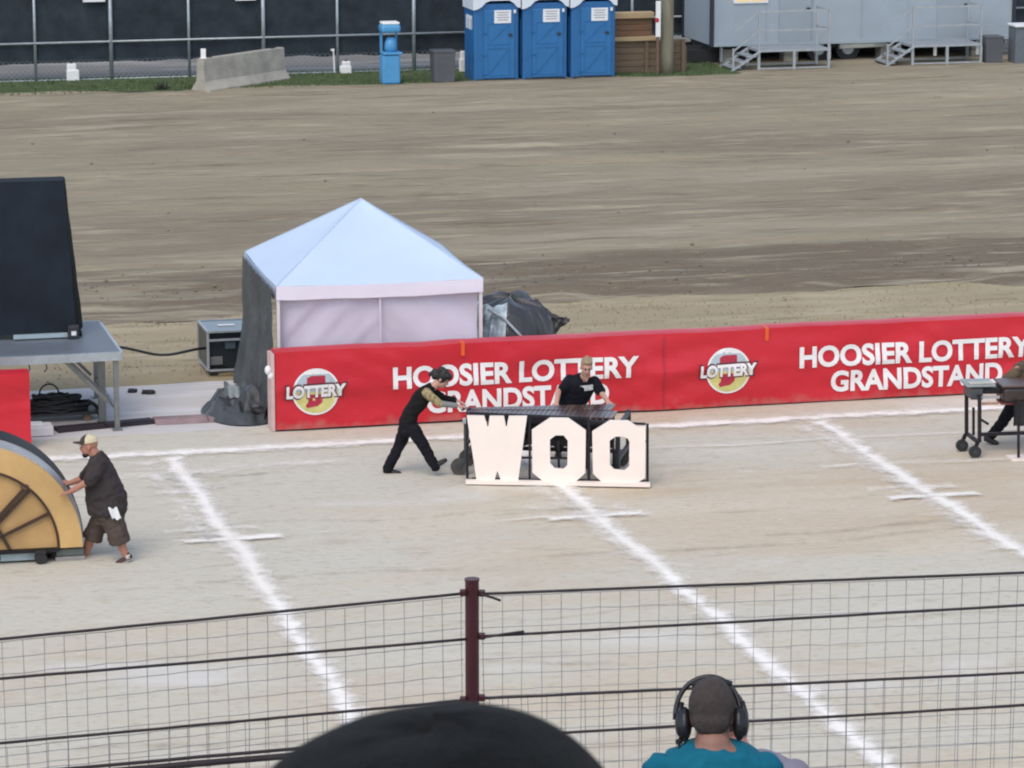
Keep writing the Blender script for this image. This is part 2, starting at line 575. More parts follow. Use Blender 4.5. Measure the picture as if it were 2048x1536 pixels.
def chalk(name, p0, p1, w, m, wob=0.02, z=0.022):
    """p0, p1 in field coordinates"""
    L = math.hypot(p1[0] - p0[0], p1[1] - p0[1])
    n = max(4, int(L / 0.25))
    tx, ty = (p1[0] - p0[0]) / L, (p1[1] - p0[1]) / L
    vs, uvs, fs = [], [], []
    for i in range(n + 1):
        s = i / n
        o = wob * nz(s * L * 0.5, p0[0], p0[1])
        u, v = p0[0] + tx * L * s - ty * o, p0[1] + ty * L * s + tx * o
        for k in (-1, 0, 1):
            uu, vv = u - ty * k * w / 2, v + tx * k * w / 2
            vs.append(FV(uu, vv, z + field_z(uu, vv)))
            uvs.append((min(s * L, L - s * L), (k + 1) / 2))
        if i:
            a = 3 * (i - 1)
            fs += [(a, a + 3, a + 4, a + 1), (a + 1, a + 4, a + 5, a + 2)]
    me = bpy.data.meshes.new(name)
    me.from_pydata([tuple(q) for q in vs], [], fs)
    ul = me.uv_layers.new(name='UVMap')
    for lp in me.loops:
        ul.data[lp.index].uv = uvs[lp.vertex_index]
    me.materials.append(m)
    o = link(name, me)
    return tag(o, kind='structure')
chalk('side_line', (-6, V_SIDE), (40, V_SIDE), 0.72, m_chalk)
for k, u in enumerate((2.02, 6.73, 11.48, 16.09, 20.8)):
    chalk('yard_line', (u, V_SIDE - 0.15), (u, 14.0), 0.62, m_chalk, 0.12, 0.026)
    chalk('hash_line', (u - 0.75, V_HASH), (u + 0.75, V_HASH + 0.02), 0.44, m_chalk, 0.06, 0.030)
    chalk('chalk_smear', (u - 0.9, V_HASH + 0.55), (u + 0.6, V_HASH + 0.45), 0.9, m_smear, 0.2, 0.034)
    chalk('chalk_smear', (u - 0.35, V_HASH + 4.6), (u - 0.1, V_HASH - 3), 1.3, m_smear, 0.2, 0.038)
chalk('chalk_smear', (9.9, 41.25), (11.1, 41.35), 0.35, m_smear, 0.2, 0.030)
chalk('chalk_smear', (3.0, 44.9), (9.2, 45.1), 1.5, m_smear, 0.3, 0.030)
chalk('chalk_smear', (12.5, 44.8), (19.5, 44.6), 0.4, m_smear, 0.3, 0.030)
chalk('chalk_smear', (15.0, 43.1), (19.5, 43.0), 0.7, m_smear, 0.3, 0.030)

m_scuff = chalk_mat('scuffed_soil', 0.42, 1.5, (0.40, 0.335, 0.255))
rs = random.Random(11)
for k in range(26):
    u, v = rs.uniform(3, 19), rs.uniform(31, 46)
    L_, dv_ = rs.uniform(1.5, 6), rs.uniform(-0.5, 0.5)
    chalk('scuff_mark', (u, v), (u + L_, v + dv_), rs.choice((0.18, 0.3, 0.6)), m_scuff, 0.35, 0.018)
for u, v, L_ in ((4.6, 40.6, 4.5), (4.6, 41.2, 4.5), (12.6, 43.4, 5.0), (12.6, 42.9, 5.0)):     # cart wheels
    chalk('wheel_track', (u, v), (u + L_, v + 0.1), 0.12, m_scuff, 0.1, 0.020)

# ================================================================== BACKGROUND
m_galv = mat('galvanised_steel', (0.34, 0.38, 0.40), 0.45, 0.15, 8, metal=0.5)
m_screen = mat('black_fence_screen', (0.029, 0.038, 0.047), 0.85, 0.3, 2.0, bump=0.4, bscale=14, spec=0.2)
m_white = mat('white_plastic', (0.78, 0.78, 0.76), 0.5, 0.06, 5)
m_sheet = mat('white_sign_sheet', (0.74, 0.75, 0.76), 0.5, 0.05, 4)

# perimeter fence: posts, rails, screen bays
post_px = [70, 222, 378, 527, 675, 828]
pu = [onv(x, 90, V_FENCE)[0] for x in post_px]
step = (pu[-1] - pu[0]) / 5
def fence_run(label, vf, posts):
    fe = thing('screened_fence', label, 'fence', FV(posts[0], vf), TH)
    n0 = posts[0]
    posts = [u - n0 for u in posts]
    for i, u in enumerate(posts):
        r = 0.055 if i % 2 == 0 else 0.04
        b = MB(); b.cyl((u, 0, 0), (u, 0, 2.75), r, n=10); b.ell((u, 0, 2.75), (r, r, r), 8)
        b.build('post', m_galv, fe, local=True, smooth=True)
    for z in (1.04, 2.66):
        b = MB(); b.cyl((posts[0] - 0.05, -0.02, z), (posts[-1] + 0.05, -0.02, z), 0.032, n=8)
        b.build('rail', m_galv, fe, local=True, smooth=True)
    b = MB(); b.cyl((posts[0], 0.0, 0.06), (posts[-1], 0.0, 0.06), 0.022, n=6)
    b.build('bottom_rail', m_galv, fe, local=True, smooth=True)
    for i in range(len(posts) - 1):
        u0, u1 = posts[i] + 0.02, posts[i + 1] - 0.02
        b = MB()
        def scr(s, t, u0=u0, u1=u1, i=i):
            z = 0.50 + 0.06 * nz(s * 3 + i * 7) + t * 2.1
            sag = 0.05 * math.sin(math.pi * s) * (0.4 + nz(s * 2.2, t * 1.7, i))
            return Vector((u0 + (u1 - u0) * s, 0.075 + sag, z))
        b.grid(scr, 10, 12)
        b.build('screen_panel', m_screen, fe, local=True, smooth=True)
    b = MB()                       # thin diamond wire below the screen
    for k in range(int((posts[-1] - posts[0]) / 0.14)):
        u = posts[0] + k * 0.14
        for sx in (-1, 1):
            b.tube([(u, 0.03, 0.03), (u + sx * 0.55, 0.03, 0.58)], 0.003, 3, False)
    o = b.build('wire_mesh', m_galv, fe, local=True); o['kind'] = 'stuff'
fence_run('long steel perimeter fence hung with black privacy screen behind the toilets and barrier', V_FENCE, [pu[0] - step] + pu + [pu[-1] + step * k for k in range(1, 4)])
fence_run('black screened fence running behind the pale trailer', 92.7, [25.6 + step * k for k in range(9)])
for k, (x0, x1) in enumerate(((165, 210), (470, 511))):
    u0, u1 = onv(x0, 3, V_FENCE)[0], onv(x1, 3, V_FENCE)[0]
    z0 = onv(x0, 4 - 3 * k, V_FENCE)[1]
    t = thing('fence_sign', ['white sign sheet on the fence above the small white jug', 'white sign sheet on the fence above the concrete barrier'][k], 'sign',
              FV((u0 + u1) / 2, V_FENCE - 0.06, z0), TH)
    b = MB(); b.box((0, 0, 0.2), (u1 - u0, 0.012, 0.4)); b.build('sheet', m_sheet, t, local=True)
    for sx in (-1, 1):
        for z in (0.03, 0.37):
            b = MB(); b.cyl((sx * (u1 - u0) * 0.45, -0.012, z), (sx * (u1 - u0) * 0.45, 0.03, z), 0.012, n=6); b.build('cable_tie', m_galv, t, local=True)

# concrete barrier lying askew
m_conc = mat('weathered_concrete', (0.36, 0.34, 0.29), 0.9, 0.22, 2.2, bump=0.5, bscale=18)
pa, pb = G(402, 186), G(563, 161)
dv = (pb - pa); L = dv.length
t = thing('concrete_barrier', 'tapered concrete road barrier standing askew on the grass', 'barrier', pa, math.atan2(dv.y, dv.x))
prof = [(-0.30, 0), (0.30, 0), (0.30, 0.09), (0.15, 0.30), (0.10, 0.86), (0.085, 0.88), (-0.085, 0.88), (-0.10, 0.86), (-0.15, 0.30), (-0.30, 0.09)]
b = MB(); b.prism([(0, y + 0.0, z) for y, z in prof], (L, 0, 0)); b.build('barrier_body', m_conc, t, local=True)
for x in (0.35, L - 0.35):
    b = MB(); b.box((x, 0, 0.885), (0.16, 0.05, 0.03)); b.build('lifting_slot', mat('dark_steel', (0.05, 0.05, 0.055), 0.5, 0.2, 5, metal=0.6), t, local=True)
t = thing('white_marker', 'short white marker peg on the near end of the concrete barrier', 'marker', pa + dv.normalized() * 0.12 + Vector((0, 0, 0.885)), 0)
b = MB(); b.bbox((0, 0, 0.12), (0.13, 0.05, 0.24), 0.01); b.build('peg', m_white, t, local=True)
b = MB(); b.box((0, 0, 0.005), (0.17, 0.1, 0.02)); b.build('foot', m_white, t, local=True)

# white jugs / markers along the fence foot
def jug(x, y, w, h, label, lean=0.0):
    p = G(x, y)
    u, v = UV(p)
    t = thing('white_jug', label, 'jug', FV(u, v, 0.03), TH)
    b = MB()
    b.bbox((0, 0, h * 0.3), (w, w * 0.7, h * 0.6), 0.03)
    b.bbox((lean, 0, h * 0.72), (w * 0.75, w * 0.55, h * 0.4), 0.03)
    b.build('jug_body', m_white, t, local=True, smooth=False)
    b = MB(); b.cyl((lean, 0, h * 0.9), (lean, 0, h * 1.03), 0.035, n=10)
    b.build('jug_cap', mat('dark_plastic', (0.03, 0.03, 0.035), 0.5, 0.2, 5), t, local=True)
jug(146, 164, 0.32, 0.50, 'white jug standing on the kerb in front of the fence, far left', -0.03)
jug(691, 150, 0.30, 0.37, 'squat white jug beside the pale blue wash station', 0.02)
jug(926, 146, 0.20, 0.62, 'narrow white jug half hidden behind the first blue toilet')
p = G(669, 149)
t = thing('white_stake', 'thin white stake beside the squat white jug at the fence', 'stake', FV(*UV(p), 0.03), TH)
b = MB(); b.bar((0, 0, 0), (-0.03, 0, 0.66), 0.06, 0.03); b.build('stake_shaft', m_white, t, local=True)
b = MB(); b.box((-0.045, 0, 0.63), (0.1, 0.035, 0.05)); b.build('stake_head', m_white, t, local=True)
# dark weed clump
p = G(322, 183)
b = MB()
for k in range(60):
    a, e = random.uniform(0, 6.28), random.uniform(0.2, 1.4)
    d = Vector((math.cos(a) * math.cos(e), math.sin(a) * math.cos(e), math.sin(e))) * random.uniform(0.12, 0.3)
    q = p + Vector((random.uniform(-.14, .14), random.uniform(-.1, .1), 0.04))
    s_ = d.cross(Vector((0, 0, 1))).normalized() * 0.025
    b.add([q - s_, q + s_, q + d], [(0, 1, 2)])
o = b.build('weed_clump', mat('dark_weed', (0.035, 0.035, 0.028), 0.9, 0.3, 8)); tag(o, 'small dark weed clump on the grass left of the concrete barrier', 'plant')

# pale blue wash station
m_cyan = mat('pale_blue_plastic', (0.075, 0.30, 0.56), 0.4, 0.10, 3)
p = G(780, 170)
t = thing('hand_wash_station', 'pale blue portable hand wash station standing left of the grey bin', 'wash station', FV(*UV(p), 0.04), TH)
b = MB(); b.bbox((0, 0, 0.38), (0.48, 0.42, 0.76), 0.05); b.build('water_tank', m_cyan, t, local=True)
b = MB(); b.bbox((0.03, -0.02, 0.80), (0.52, 0.46, 0.06), 0.02); b.build('basin', m_cyan, t, local=True)
b = MB(); b.tube([(0.04, 0.02, 0.82), (0.03, 0.02, 0.92), (0.03, 0.02, 1.08), (0.04, 0.02, 1.2)], [0.12, 0.17, 0.15, 0.10], 12); b.build('soap_tower', m_cyan, t, local=True, smooth=True)
b = MB(); b.bar((-0.2, 0.14, 0.8), (-0.2, 0.14, 1.4), 0.06); b.build('upright', m_cyan, t, local=True)
b = MB(); b.bar((0.2, 0.14, 0.8), (0.2, 0.14, 1.4), 0.04); b.build('upright', m_cyan, t, local=True)
b = MB(); b.bbox((0, 0, 1.44), (0.52, 0.46, 0.22), 0.07); b.build('towel_cap', m_cyan, t, local=True)
b = MB(); b.bbox((0, 0, 1.58), (0.46, 0.40, 0.07), 0.03); b.build('cap_lid', m_white, t, local=True)
b = MB(); b.box((0, 0, -0.02), (0.4, 0.36, 0.06)); b.build('foot', mat('grey_green_plastic', (0.2, 0.22, 0.18), 0.7), t, local=True)

# grey bins
m_bin = mat('dark_grey_plastic', (0.085, 0.09, 0.10), 0.55, 0.12, 3)
def bin_(px, py, w, d, h, label):
    p = G(px, py)
    t = thing('waste_bin', label, 'bin', FV(*UV(p), 0.04) + Vector((0, d * 0.4, 0)), TH, None)
    b = MB()
    b.add([(sx * w * k, sy * d * k, z) for z, k in ((0, 0.46), (h, 0.5)) for sx, sy in ((-1, -1), (1, -1), (1, 1), (-1, 1))],
          [(3, 2, 1, 0), (4, 5, 6, 7), (0, 1, 5, 4), (1, 2, 6, 5), (2, 3, 7, 6), (3, 0, 4, 7)])
    b.build('bin_body', m_bin, t, local=True)
    b = MB(); b.bbox((0, 0, h + 0.02), (w * 1.06, d * 1.06, 0.05), 0.015); b.build('bin_lid', m_bin, t, local=True)
    return t
bin_(885, 169, 0.58, 0.5, 0.80, 'dark grey square bin between the wash station and the blue toilets')
bin_(1984, 130, 0.50, 0.5, 0.70, 'dark grey bin at the right end of the pale trailer')

# three portable toilets
m_blue = mat('blue_toilet_plastic', (0.018, 0.125, 0.320), 0.42, 0.10, 2.5)
m_blue2 = mat('blue_door_plastic', (0.022, 0.145, 0.355), 0.42, 0.08, 2.5)
m_dark = mat('dark_plastic', (0.03, 0.03, 0.035), 0.5)
m_ink = mat('grey_print', (0.25, 0.27, 0.32), 0.6)
uj0, uj1 = 20.90, 24.84
wj = (uj1 - uj0) / 3
for k in range(3):
    t = thing('portable_toilet', ['blue portable toilet with small notice on its side, beside the grey bin', 'blue portable toilet standing in the middle of the row of three', 'blue portable toilet nearest the wooden pole and timber wall'][k],
              'portable toilet', FV(uj0 + wj * k, 87.30, 0.0), TH, 'row of three blue portable toilets')
    w, d = wj - 0.10, 1.1
    b = MB(); b.bbox((w / 2, d / 2, 1.03), (w, d, 2.06), 0.05); b.build('cabin', m_blue, t, local=True)
    b = MB(); b.box((w / 2, d / 2, 0.04), (w * 0.9, d * 1.02, 0.1)); b.build('skid', m_dark, t, local=True)
    dr = MB(); dr.bbox((w * 0.56, -0.015, 1.0), (w * 0.68, 0.05, 1.80), 0.02); door = dr.build('door', m_blue2, t, local=True)
    b = MB()
    for z0, z1 in ((0.2, 0.9), (1.0, 1.55)):
        for q0, q1 in (((0.30, z0), (0.30, z1)), ((0.78, z0), (0.78, z1)), ((0.30, z0), (0.78, z0)), ((0.30, z1), (0.78, z1)), ((0.30, z0), (0.78, z1))):
            b.bar((w * q0[0], -0.045, q0[1]), (w * q1[0], -0.045, q1[1]), 0.025, 0.02, (0, 1, 0))
    b.build('door_rib', m_blue2, door, local=True)
    b = MB(); b.bbox((w * 0.80, -0.06, 1.24), (0.10, 0.05, 0.06), 0.01); b.build('door_handle', m_dark, door, local=True)
    b = MB(); b.box((w * 0.90, -0.045, 1.85), (0.06, 0.02, 0.09)); b.build('door_latch', m_sheet, door, local=True)
    for z in (0.22, 0.72, 1.30):
        b = MB(); b.bbox((w * 0.24, -0.045, z), (0.09, 0.03, 0.06), 0.01); b.build('hinge', m_blue, door, local=True)
    b = MB(); b.box((w * 0.63, -0.052, 1.72), (0.45, 0.012, 0.34)); s_ = b.build('notice', m_sheet, t, local=True)
    b = MB()
    for j in range(4): b.box((w * 0.63, -0.060, 1.83 - j * 0.065), (0.33 - 0.05 * (j % 2), 0.004, 0.022))
    b.build('print', m_ink, s_, local=True)
    # pale moulded roof with arched front edge
    b = MB()
    arc = [(-0.03, 1.90), (0.06 * w, 1.92), (0.16 * w, 1.98), (0.26 * w, 2.10), (0.36 * w, 2.14), (0.78 * w, 2.14), (0.88 * w, 2.06), (0.95 * w, 1.96), (w + 0.03, 1.94), (w + 0.03, 2.22), (w * 0.8, 2.34), (w * 0.2, 2.34), (-0.03, 2.22)]
    b.prism([(x, -0.07, z) for x, z in arc], (0, d + 0.1, 0)); b.build('roof', mat('milky_roof_plastic', (0.66, 0.72, 0.78), 0.4, 0.05, 3), t, local=True)
    if k == 0:
        b = MB(); b.box((-0.012, d * 0.45, 1.55), (0.012, 0.62, 0.36)); b.build('side_notice', m_sheet, t, local=True)
    for j in range(3):
        b = MB(); b.box((-0.006, d * (0.2 + 0.3 * j), 0.9), (0.03, 0.05, 1.5)); b.build('side_rib', m_blue, t, local=True)

# timber wall right of the toilets
m_wood1 = mat('brown_timber', (0.17, 0.098, 0.055), 0.85, 0.25, 1.5, stretch=(1, 6, 12), bump=0.3, bscale=10)
m_wood2 = mat('pale_timber', (0.42, 0.31, 0.18), 0.85, 0.15, 1.5, stretch=(1, 6, 12))
m_wood3 = mat('grey_timber', (0.165, 0.12, 0.080), 0.9, 0.25, 1.5, stretch=(1, 6, 12), bump=0.3, bscale=10)
t = thing('timber_wall', 'stacked brown timber wall between the blue toilets and the wooden pole', 'timber wall', FV(24.75, 88.3), TH)
z = 0.03
for k in range(5):
    b = MB(); b.bbox((1.08 if k < 4 else 1.02, 0.0, z + 0.085), (2.3, 0.22 + 0.02 * (k % 2), 0.165), 0.012); b.build('plank', m_wood3, t, local=True); z += 0.172
b = MB(); b.bbox((0.62, -0.05, z + 0.06), (1.5, 0.36, 0.11), 0.012); b.build('ledge_beam', m_wood2, t, local=True); z += 0.12
for k in range(3):
    b = MB(); b.bbox((0.60, 0.05, z + 0.078), (1.35, 0.2 + 0.02 * (k % 2), 0.15), 0.012); b.build('plank', m_wood1, t, local=True); z += 0.156
b = MB(); b.bbox((0.60, 0.02, z + 0.09), (1.42, 0.34, 0.16), 0.015); b.build('top_beam', m_wood2, t, local=True)
for x in (0.06, 1.1, 2.12):
    b = MB(); b.bar((x, -0.13, 0), (x, -0.13, 0.9 if x > 1.2 else 0.92), 0.10); b.build('stake', m_wood3, t, local=True)
# wooden pole, marker
p = G(1334, 150)
b = MB(); b.tube([p + Vector((0, 0, z)) for z in (-0.1, 0.5, 1.5, 3, 5, 7.5)], [0.175, 0.17, 0.165, 0.16, 0.15, 0.135], 14)
tag(b.build('wooden_pole', mat('weathered_pole_wood', (0.21, 0.195, 0.14), 0.9, 0.25, 3, stretch=(8, 8, 0.6), bump=0.4, bscale=12), smooth=True), 'thick weathered wooden pole standing left of the trailer', 'pole')
q = W(1316, 74, 91.2)
t = thing('reflector_board', 'white marker board with red reflector leaning at the wooden pole', 'marker', (q.x, q.y, 0.03), TH)
b = MB(); b.box((0, 0, 1.50), (0.13, 0.03, 0.95)); b.build('board', m_white, t, local=True)
b = MB(); b.cyl((-0.04, -0.03, 1.47), (-0.04, -0.014, 1.47), 0.06, n=12); b.build('reflector', mat('red_reflector', (0.45, 0.03, 0.04), 0.3), t, local=True)
b = MB(); b.bar((0, 0.04, 0), (0, 0.04, 1.95), 0.05); b.build('stake', m_wood3, t, local=True)

# trailer
m_trl = mat('pale_blue_grey_cladding', (0.32, 0.375, 0.415), 0.5, 0.07, 1.2)
m_trim = mat('navy_trim', (0.02, 0.025, 0.04), 0.5)
m_chas = mat('black_chassis', (0.018, 0.018, 0.02), 0.7, 0.2, 3)
VT = 89.35
u0, zb = onv(1423, 93, VT)
u1, _ = onv(2026, 66, VT)
LT, DT = u1 - u0, 2.6
t = thing('office_trailer', 'long pale grey office trailer raised on wheels at the right', 'trailer', FV(u0, VT, 0), TH)
b = MB(); b.bbox((LT / 2, DT / 2, zb + 1.25), (LT, DT, 2.5), 0.03); b.build('trailer_body', m_trl, t, local=True)
for x, y in ((0.0, 0.0), (LT, 0.0), (0.0, DT)):
    b = MB(); b.box((x, y, zb + 1.25), (0.10, 0.10, 2.52)); b.build('corner_trim', m_trim, t, local=True)
b = MB(); b.box((LT / 2, -0.02, zb + 0.03), (LT, 0.05, 0.08)); b.build('bottom_trim', m_trl, t, local=True)
for x in (1.55, 2.9, 4.3, 5.65, 7.0):
    b = MB(); b.box((x, -0.004, zb + 1.25), (0.025, 0.03, 2.4)); b.build('cladding_joint', m_trl, t, local=True)
ui, zi = onv(1470, 4, VT); uo, _ = onv(1532, 4, VT)
wm = bpy.data.materials.new('warm_lit_window'); wm.use_nodes = True
wb = wm.node_tree.nodes['Principled BSDF']; wb.inputs['Base Color'].default_value = (0.05, 0.04, 0.03, 1); wb.inputs['Emission Color'].default_value = (1.0, 0.76, 0.38, 1); wb.inputs['Emission Strength'].default_value = 0.42
b = MB(); b.box(((ui + uo) / 2 - u0, -0.02, zi + 0.42), (uo - ui + 0.10, 0.05, 0.92)); fr = b.build('window', m_sheet, t, local=True)
b = MB()
for k in (0, 1): b.box(((ui - u0) + (uo - ui) * (0.25 + 0.5 * k), -0.048, zi + 0.43), ((uo - ui) * 0.46, 0.012, 0.84))
b.build('pane', wm, fr, local=True)
for xx in (1590, 1905):
    ud, _ = onv(xx, 40, VT)
    b = MB(); b.bbox((ud - u0, -0.02, zb + 1.05), (0.92, 0.05, 2.0), 0.015); dd = b.build('door', mat('pale_door', (0.285, 0.335, 0.37), 0.5, 0.05, 1), t, local=True)
    b = MB(); b.bbox((ud - u0 + 0.36, -0.07, zb + 0.98), (0.1, 0.05, 0.05), 0.01); b.build('handle', m_dark, dd, local=True)
b = MB(); b.box((LT / 2, DT / 2, zb - 0.09), (LT * 0.98, DT * 0.7, 0.16)); b.build('chassis', m_chas, t, local=True)
b = MB(); b.box((LT / 2 + 0.1, DT * 0.86, zb / 2 - 0.06), (LT * 0.97, 0.04, zb - 0.1)); b.build('skirt', m_chas, t, local=True)
for x in (3.2, 4.05):
    b = MB(); b.cyl((x, 0.35, 0.36), (x, 0.60, 0.36), 0.34, n=20); w_ = b.build('wheel', m_chas, t, local=True, smooth=False)
    b = MB(); b.cyl((x, 0.335, 0.36), (x, 0.36, 0.36), 0.17, n=14); b.build('rim', m_galv, w_, local=True)
for x0, x1 in ((3.75, 5.1), (5.9, 7.0)):
    b = MB(); b.cyl((x0, 0.22, 0.45), (x1, 0.22, 0.47), 0.085, n=12); b.build('drain_pipe', m_white, t, local=True, smooth=True)
for x in (0.35, 3.45, 6.55, 7.8):
    b = MB(); b.cyl((x, 0.2, 0.1), (x, 0.2, 0.5), 0.05, n=8); b.build('jack', m_galv if x < 1 else m_white, t, local=True)
for x in (0.6, 2.4, 5.2, 7.9):
    b = MB()
    for k in range(2): b.box((x, 0.55, 0.12 + 0.2 * k), (0.4, 0.4, 0.19), rz=0.05 * k)
    b.build('support_block', m_conc, t, local=True)
b = MB(); b.bar((-0.02, DT / 2 - 0.5, zb - 0.1), (-1.0, DT / 2, zb - 0.12), 0.1); b.bar((-0.02, DT / 2 + 0.5, zb - 0.1), (-1.0, DT / 2, zb - 0.12), 0.1); b.build('tow_hitch', m_chas, t, local=True)
b = MB(); b.box((0.3, 0.9, 0.22), (1.6, 0.7, 0.35)); b.build('hitch_shade_box', m_chas, t, local=True)  # added black box standing in for the shade beneath the trailer

# aluminium entry stairs with landing
m_alu = mat('brushed_aluminium', (0.42, 0.45, 0.47), 0.42, 0.12, 6, metal=0.45)
def stairs(px, py, label):
    p = G(px, py)
    u, v = UV(p)
    t = thing('entry_stairs', label, 'stairs', FV(u, v, 0.03), TH, 'metal stairs at the trailer doors')
    h, Lp, D = 0.56, 2.0, 1.0
    b = MB(); b.box((-Lp / 2, D / 2, h - 0.03), (Lp, D, 0.06)); b.build('landing', m_alu, t, local=True)
    for k in range(3):
        z = h * (k + 0.6) / 3.8
        b = MB(); b.box((-Lp - 0.62 + 0.22 * k, D / 2, z), (0.26, D, 0.035)); b.build('step', m_alu, t, local=True)
    for y in (0.0, D):
        b = MB(); b.bar((-Lp - 0.78, y, 0.0), (-Lp + 0.05, y, h - 0.03), 0.03, 0.16, (0, 1, 0)); b.build('stringer', m_alu, t, local=True)
        for x in (-Lp + 0.0, -0.02, -Lp * 0.5):
            if y == 0.0 or x != -Lp * 0.5:
                b = MB(); b.bar((x, y, 0), (x, y, h - 0.06), 0.07); b.build('leg', m_alu, t, local=True)
        b = MB(); b.bar((-Lp, y, 0.06), (-0.02, y, 0.06), 0.04); b.build('floor_bar', m_alu, t, local=True)
    y = 0.0
    for x in (-Lp, -0.02):
        b = MB(); b.bar((x, y, h - 0.06), (x, y, h + 1.05), 0.045); b.build('rail_post', m_alu, t, local=True)
    b = MB(); b.bar((-Lp - 0.72, y, 0.05), (-Lp - 0.72, y, 0.62), 0.045); b.build('rail_post', m_alu, t, local=True)
    for z in (0.52, 1.03):
        b = MB(); b.bar((-Lp, y, h + z), (-0.02, y, h + z), 0.045); b.build('handrail', m_alu, t, local=True)
        b = MB(); b.bar((-Lp - 0.72, y, z * 1.0 + 0.02), (-Lp, y, h + z), 0.04); b.build('handrail', m_alu, t, local=True)
    b = MB(); b.bar((-0.02, D, h), (-0.02, D, h + 1.05), 0.045); b.build('rail_post', m_alu, t, local=True)
    for z in (0.52, 1.03):
        b = MB(); b.bar((-0.02, 0.0, h + z), (-0.02, D, h + z), 0.04); b.build('handrail', m_alu, t, local=True)
stairs(1658, 140, 'metal entry stairs and landing at the trailer door nearest the wooden pole')
stairs(1962, 130, 'metal entry stairs and landing at the trailer door beside the dark bin')
t = thing('utility_cabinet', 'grey utility cabinet with pale lid at the far right of the trailer', 'cabinet', FV(*UV(G(2052, 130)), 0.04), TH)
b = MB(); b.bbox((0, 0.3, 0.5), (0.62, 0.55, 1.0), 0.02); b.build('cabinet_body', mat('slate_grey', (0.12, 0.14, 0.16), 0.6), t, local=True)
b = MB(); b.bbox((0, 0.28, 1.03), (0.7, 0.62, 0.07), 0.02); b.build('cabinet_lid', m_sheet, t, local=True)

# ================================================================== RED BANNER BARRIER
def cloth_mat(name, col, rough, bump, scale, dist=0.03, sheen=0.0, spec=0.4):
    m = mat(name, col, rough, 0.05, 1.5, bump=bump, bscale=scale, spec=spec, stretch=(1, 1, 1.6))
    return m
m_red = cloth_mat('red_banner_vinyl', (0.56, 0.019, 0.032), 0.42, 0.6, 2.2)
def dust_base(m, col, h):
    """mud and dust splashed on the lowest part of the cloth"""
    nt = m.node_tree
    bs = nt.nodes['Principled BSDF']
    src = bs.inputs['Base Color'].links[0].from_socket
    tc = nt.nodes.new('ShaderNodeTexCoord'); sp = nt.nodes.new('ShaderNodeSeparateXYZ')
    nt.links.new(tc.outputs['Object'], sp.inputs[0])
    no = nt.nodes.new('ShaderNodeTexNoise'); no.inputs['Scale'].default_value = 5; no.inputs['Detail'].default_value = 7
    nt.links.new(tc.outputs['Object'], no.inputs['Vector'])
    mul = nt.nodes.new('ShaderNodeMath'); mul.operation = 'MULTIPLY_ADD'; mul.inputs[1].default_value = -0.45
    nt.links.new(no.outputs['Fac'], mul.inputs[0]); nt.links.new(sp.outputs['Z'], mul.inputs[2])
    mr = nt.nodes.new('ShaderNodeMapRange'); mr.inputs['From Min'].default_value = h - 0.25; mr.inputs['From Max'].default_value = -0.32; mr.inputs['To Max'].default_value = 0.75
    nt.links.new(mul.outputs[0], mr.inputs['Value'])
    mx = nt.nodes.new('ShaderNodeMix'); mx.data_type = 'RGBA'
    nt.links.new(mr.outputs[0], mx.inputs['Factor']); nt.links.new(src, mx.inputs['A']); mx.inputs['B'].default_value = (*col, 1)
    nt.links.new(mx.outputs['Result'], bs.inputs['Base Color'])
dust_base(m_red, (0.40, 0.22, 0.18), 0.16)
m_letter = mat('white_print', (0.80, 0.78, 0.76), 0.55, 0.02)
m_lgrey = mat('grey_blue_print', (0.42, 0.50, 0.53), 0.55, 0.1, 8)
m_lyel = mat('yellow_green_print', (0.60, 0.56, 0.20), 0.55, 0.15, 5)
m_lred = mat('red_print', (0.42, 0.02, 0.05), 0.55, 0.05)
m_lpink = mat('pink_print', (0.62, 0.25, 0.27), 0.55, 0.05)
m_ldark = mat('dark_outline_print', (0.10, 0.015, 0.025), 0.6, 0.05)
def wrinkle(u, z):
    e = math.sin(math.pi * min(1, max(0, z / 1.16)))
    a = 0.055 * nz(u * 0.55 + z * 0.9, z * 1.3, 1) + 0.045 * nz(u * 1.1 - z * 1.6, z * 2.2, 5) + 0.016 * nz(u * 3.0 + z * 4, z * 2.6, 9) + 0.02 * math.exp(-((z - 0.60 - 0.05 * nz(u * 0.7)) / 0.10) ** 2)
    hem = 0.022 * max(0, 1 - z / 0.35) * nz(u * 0.8, 3.3)
    return a * (0.35 + 0.65 * e) + hem
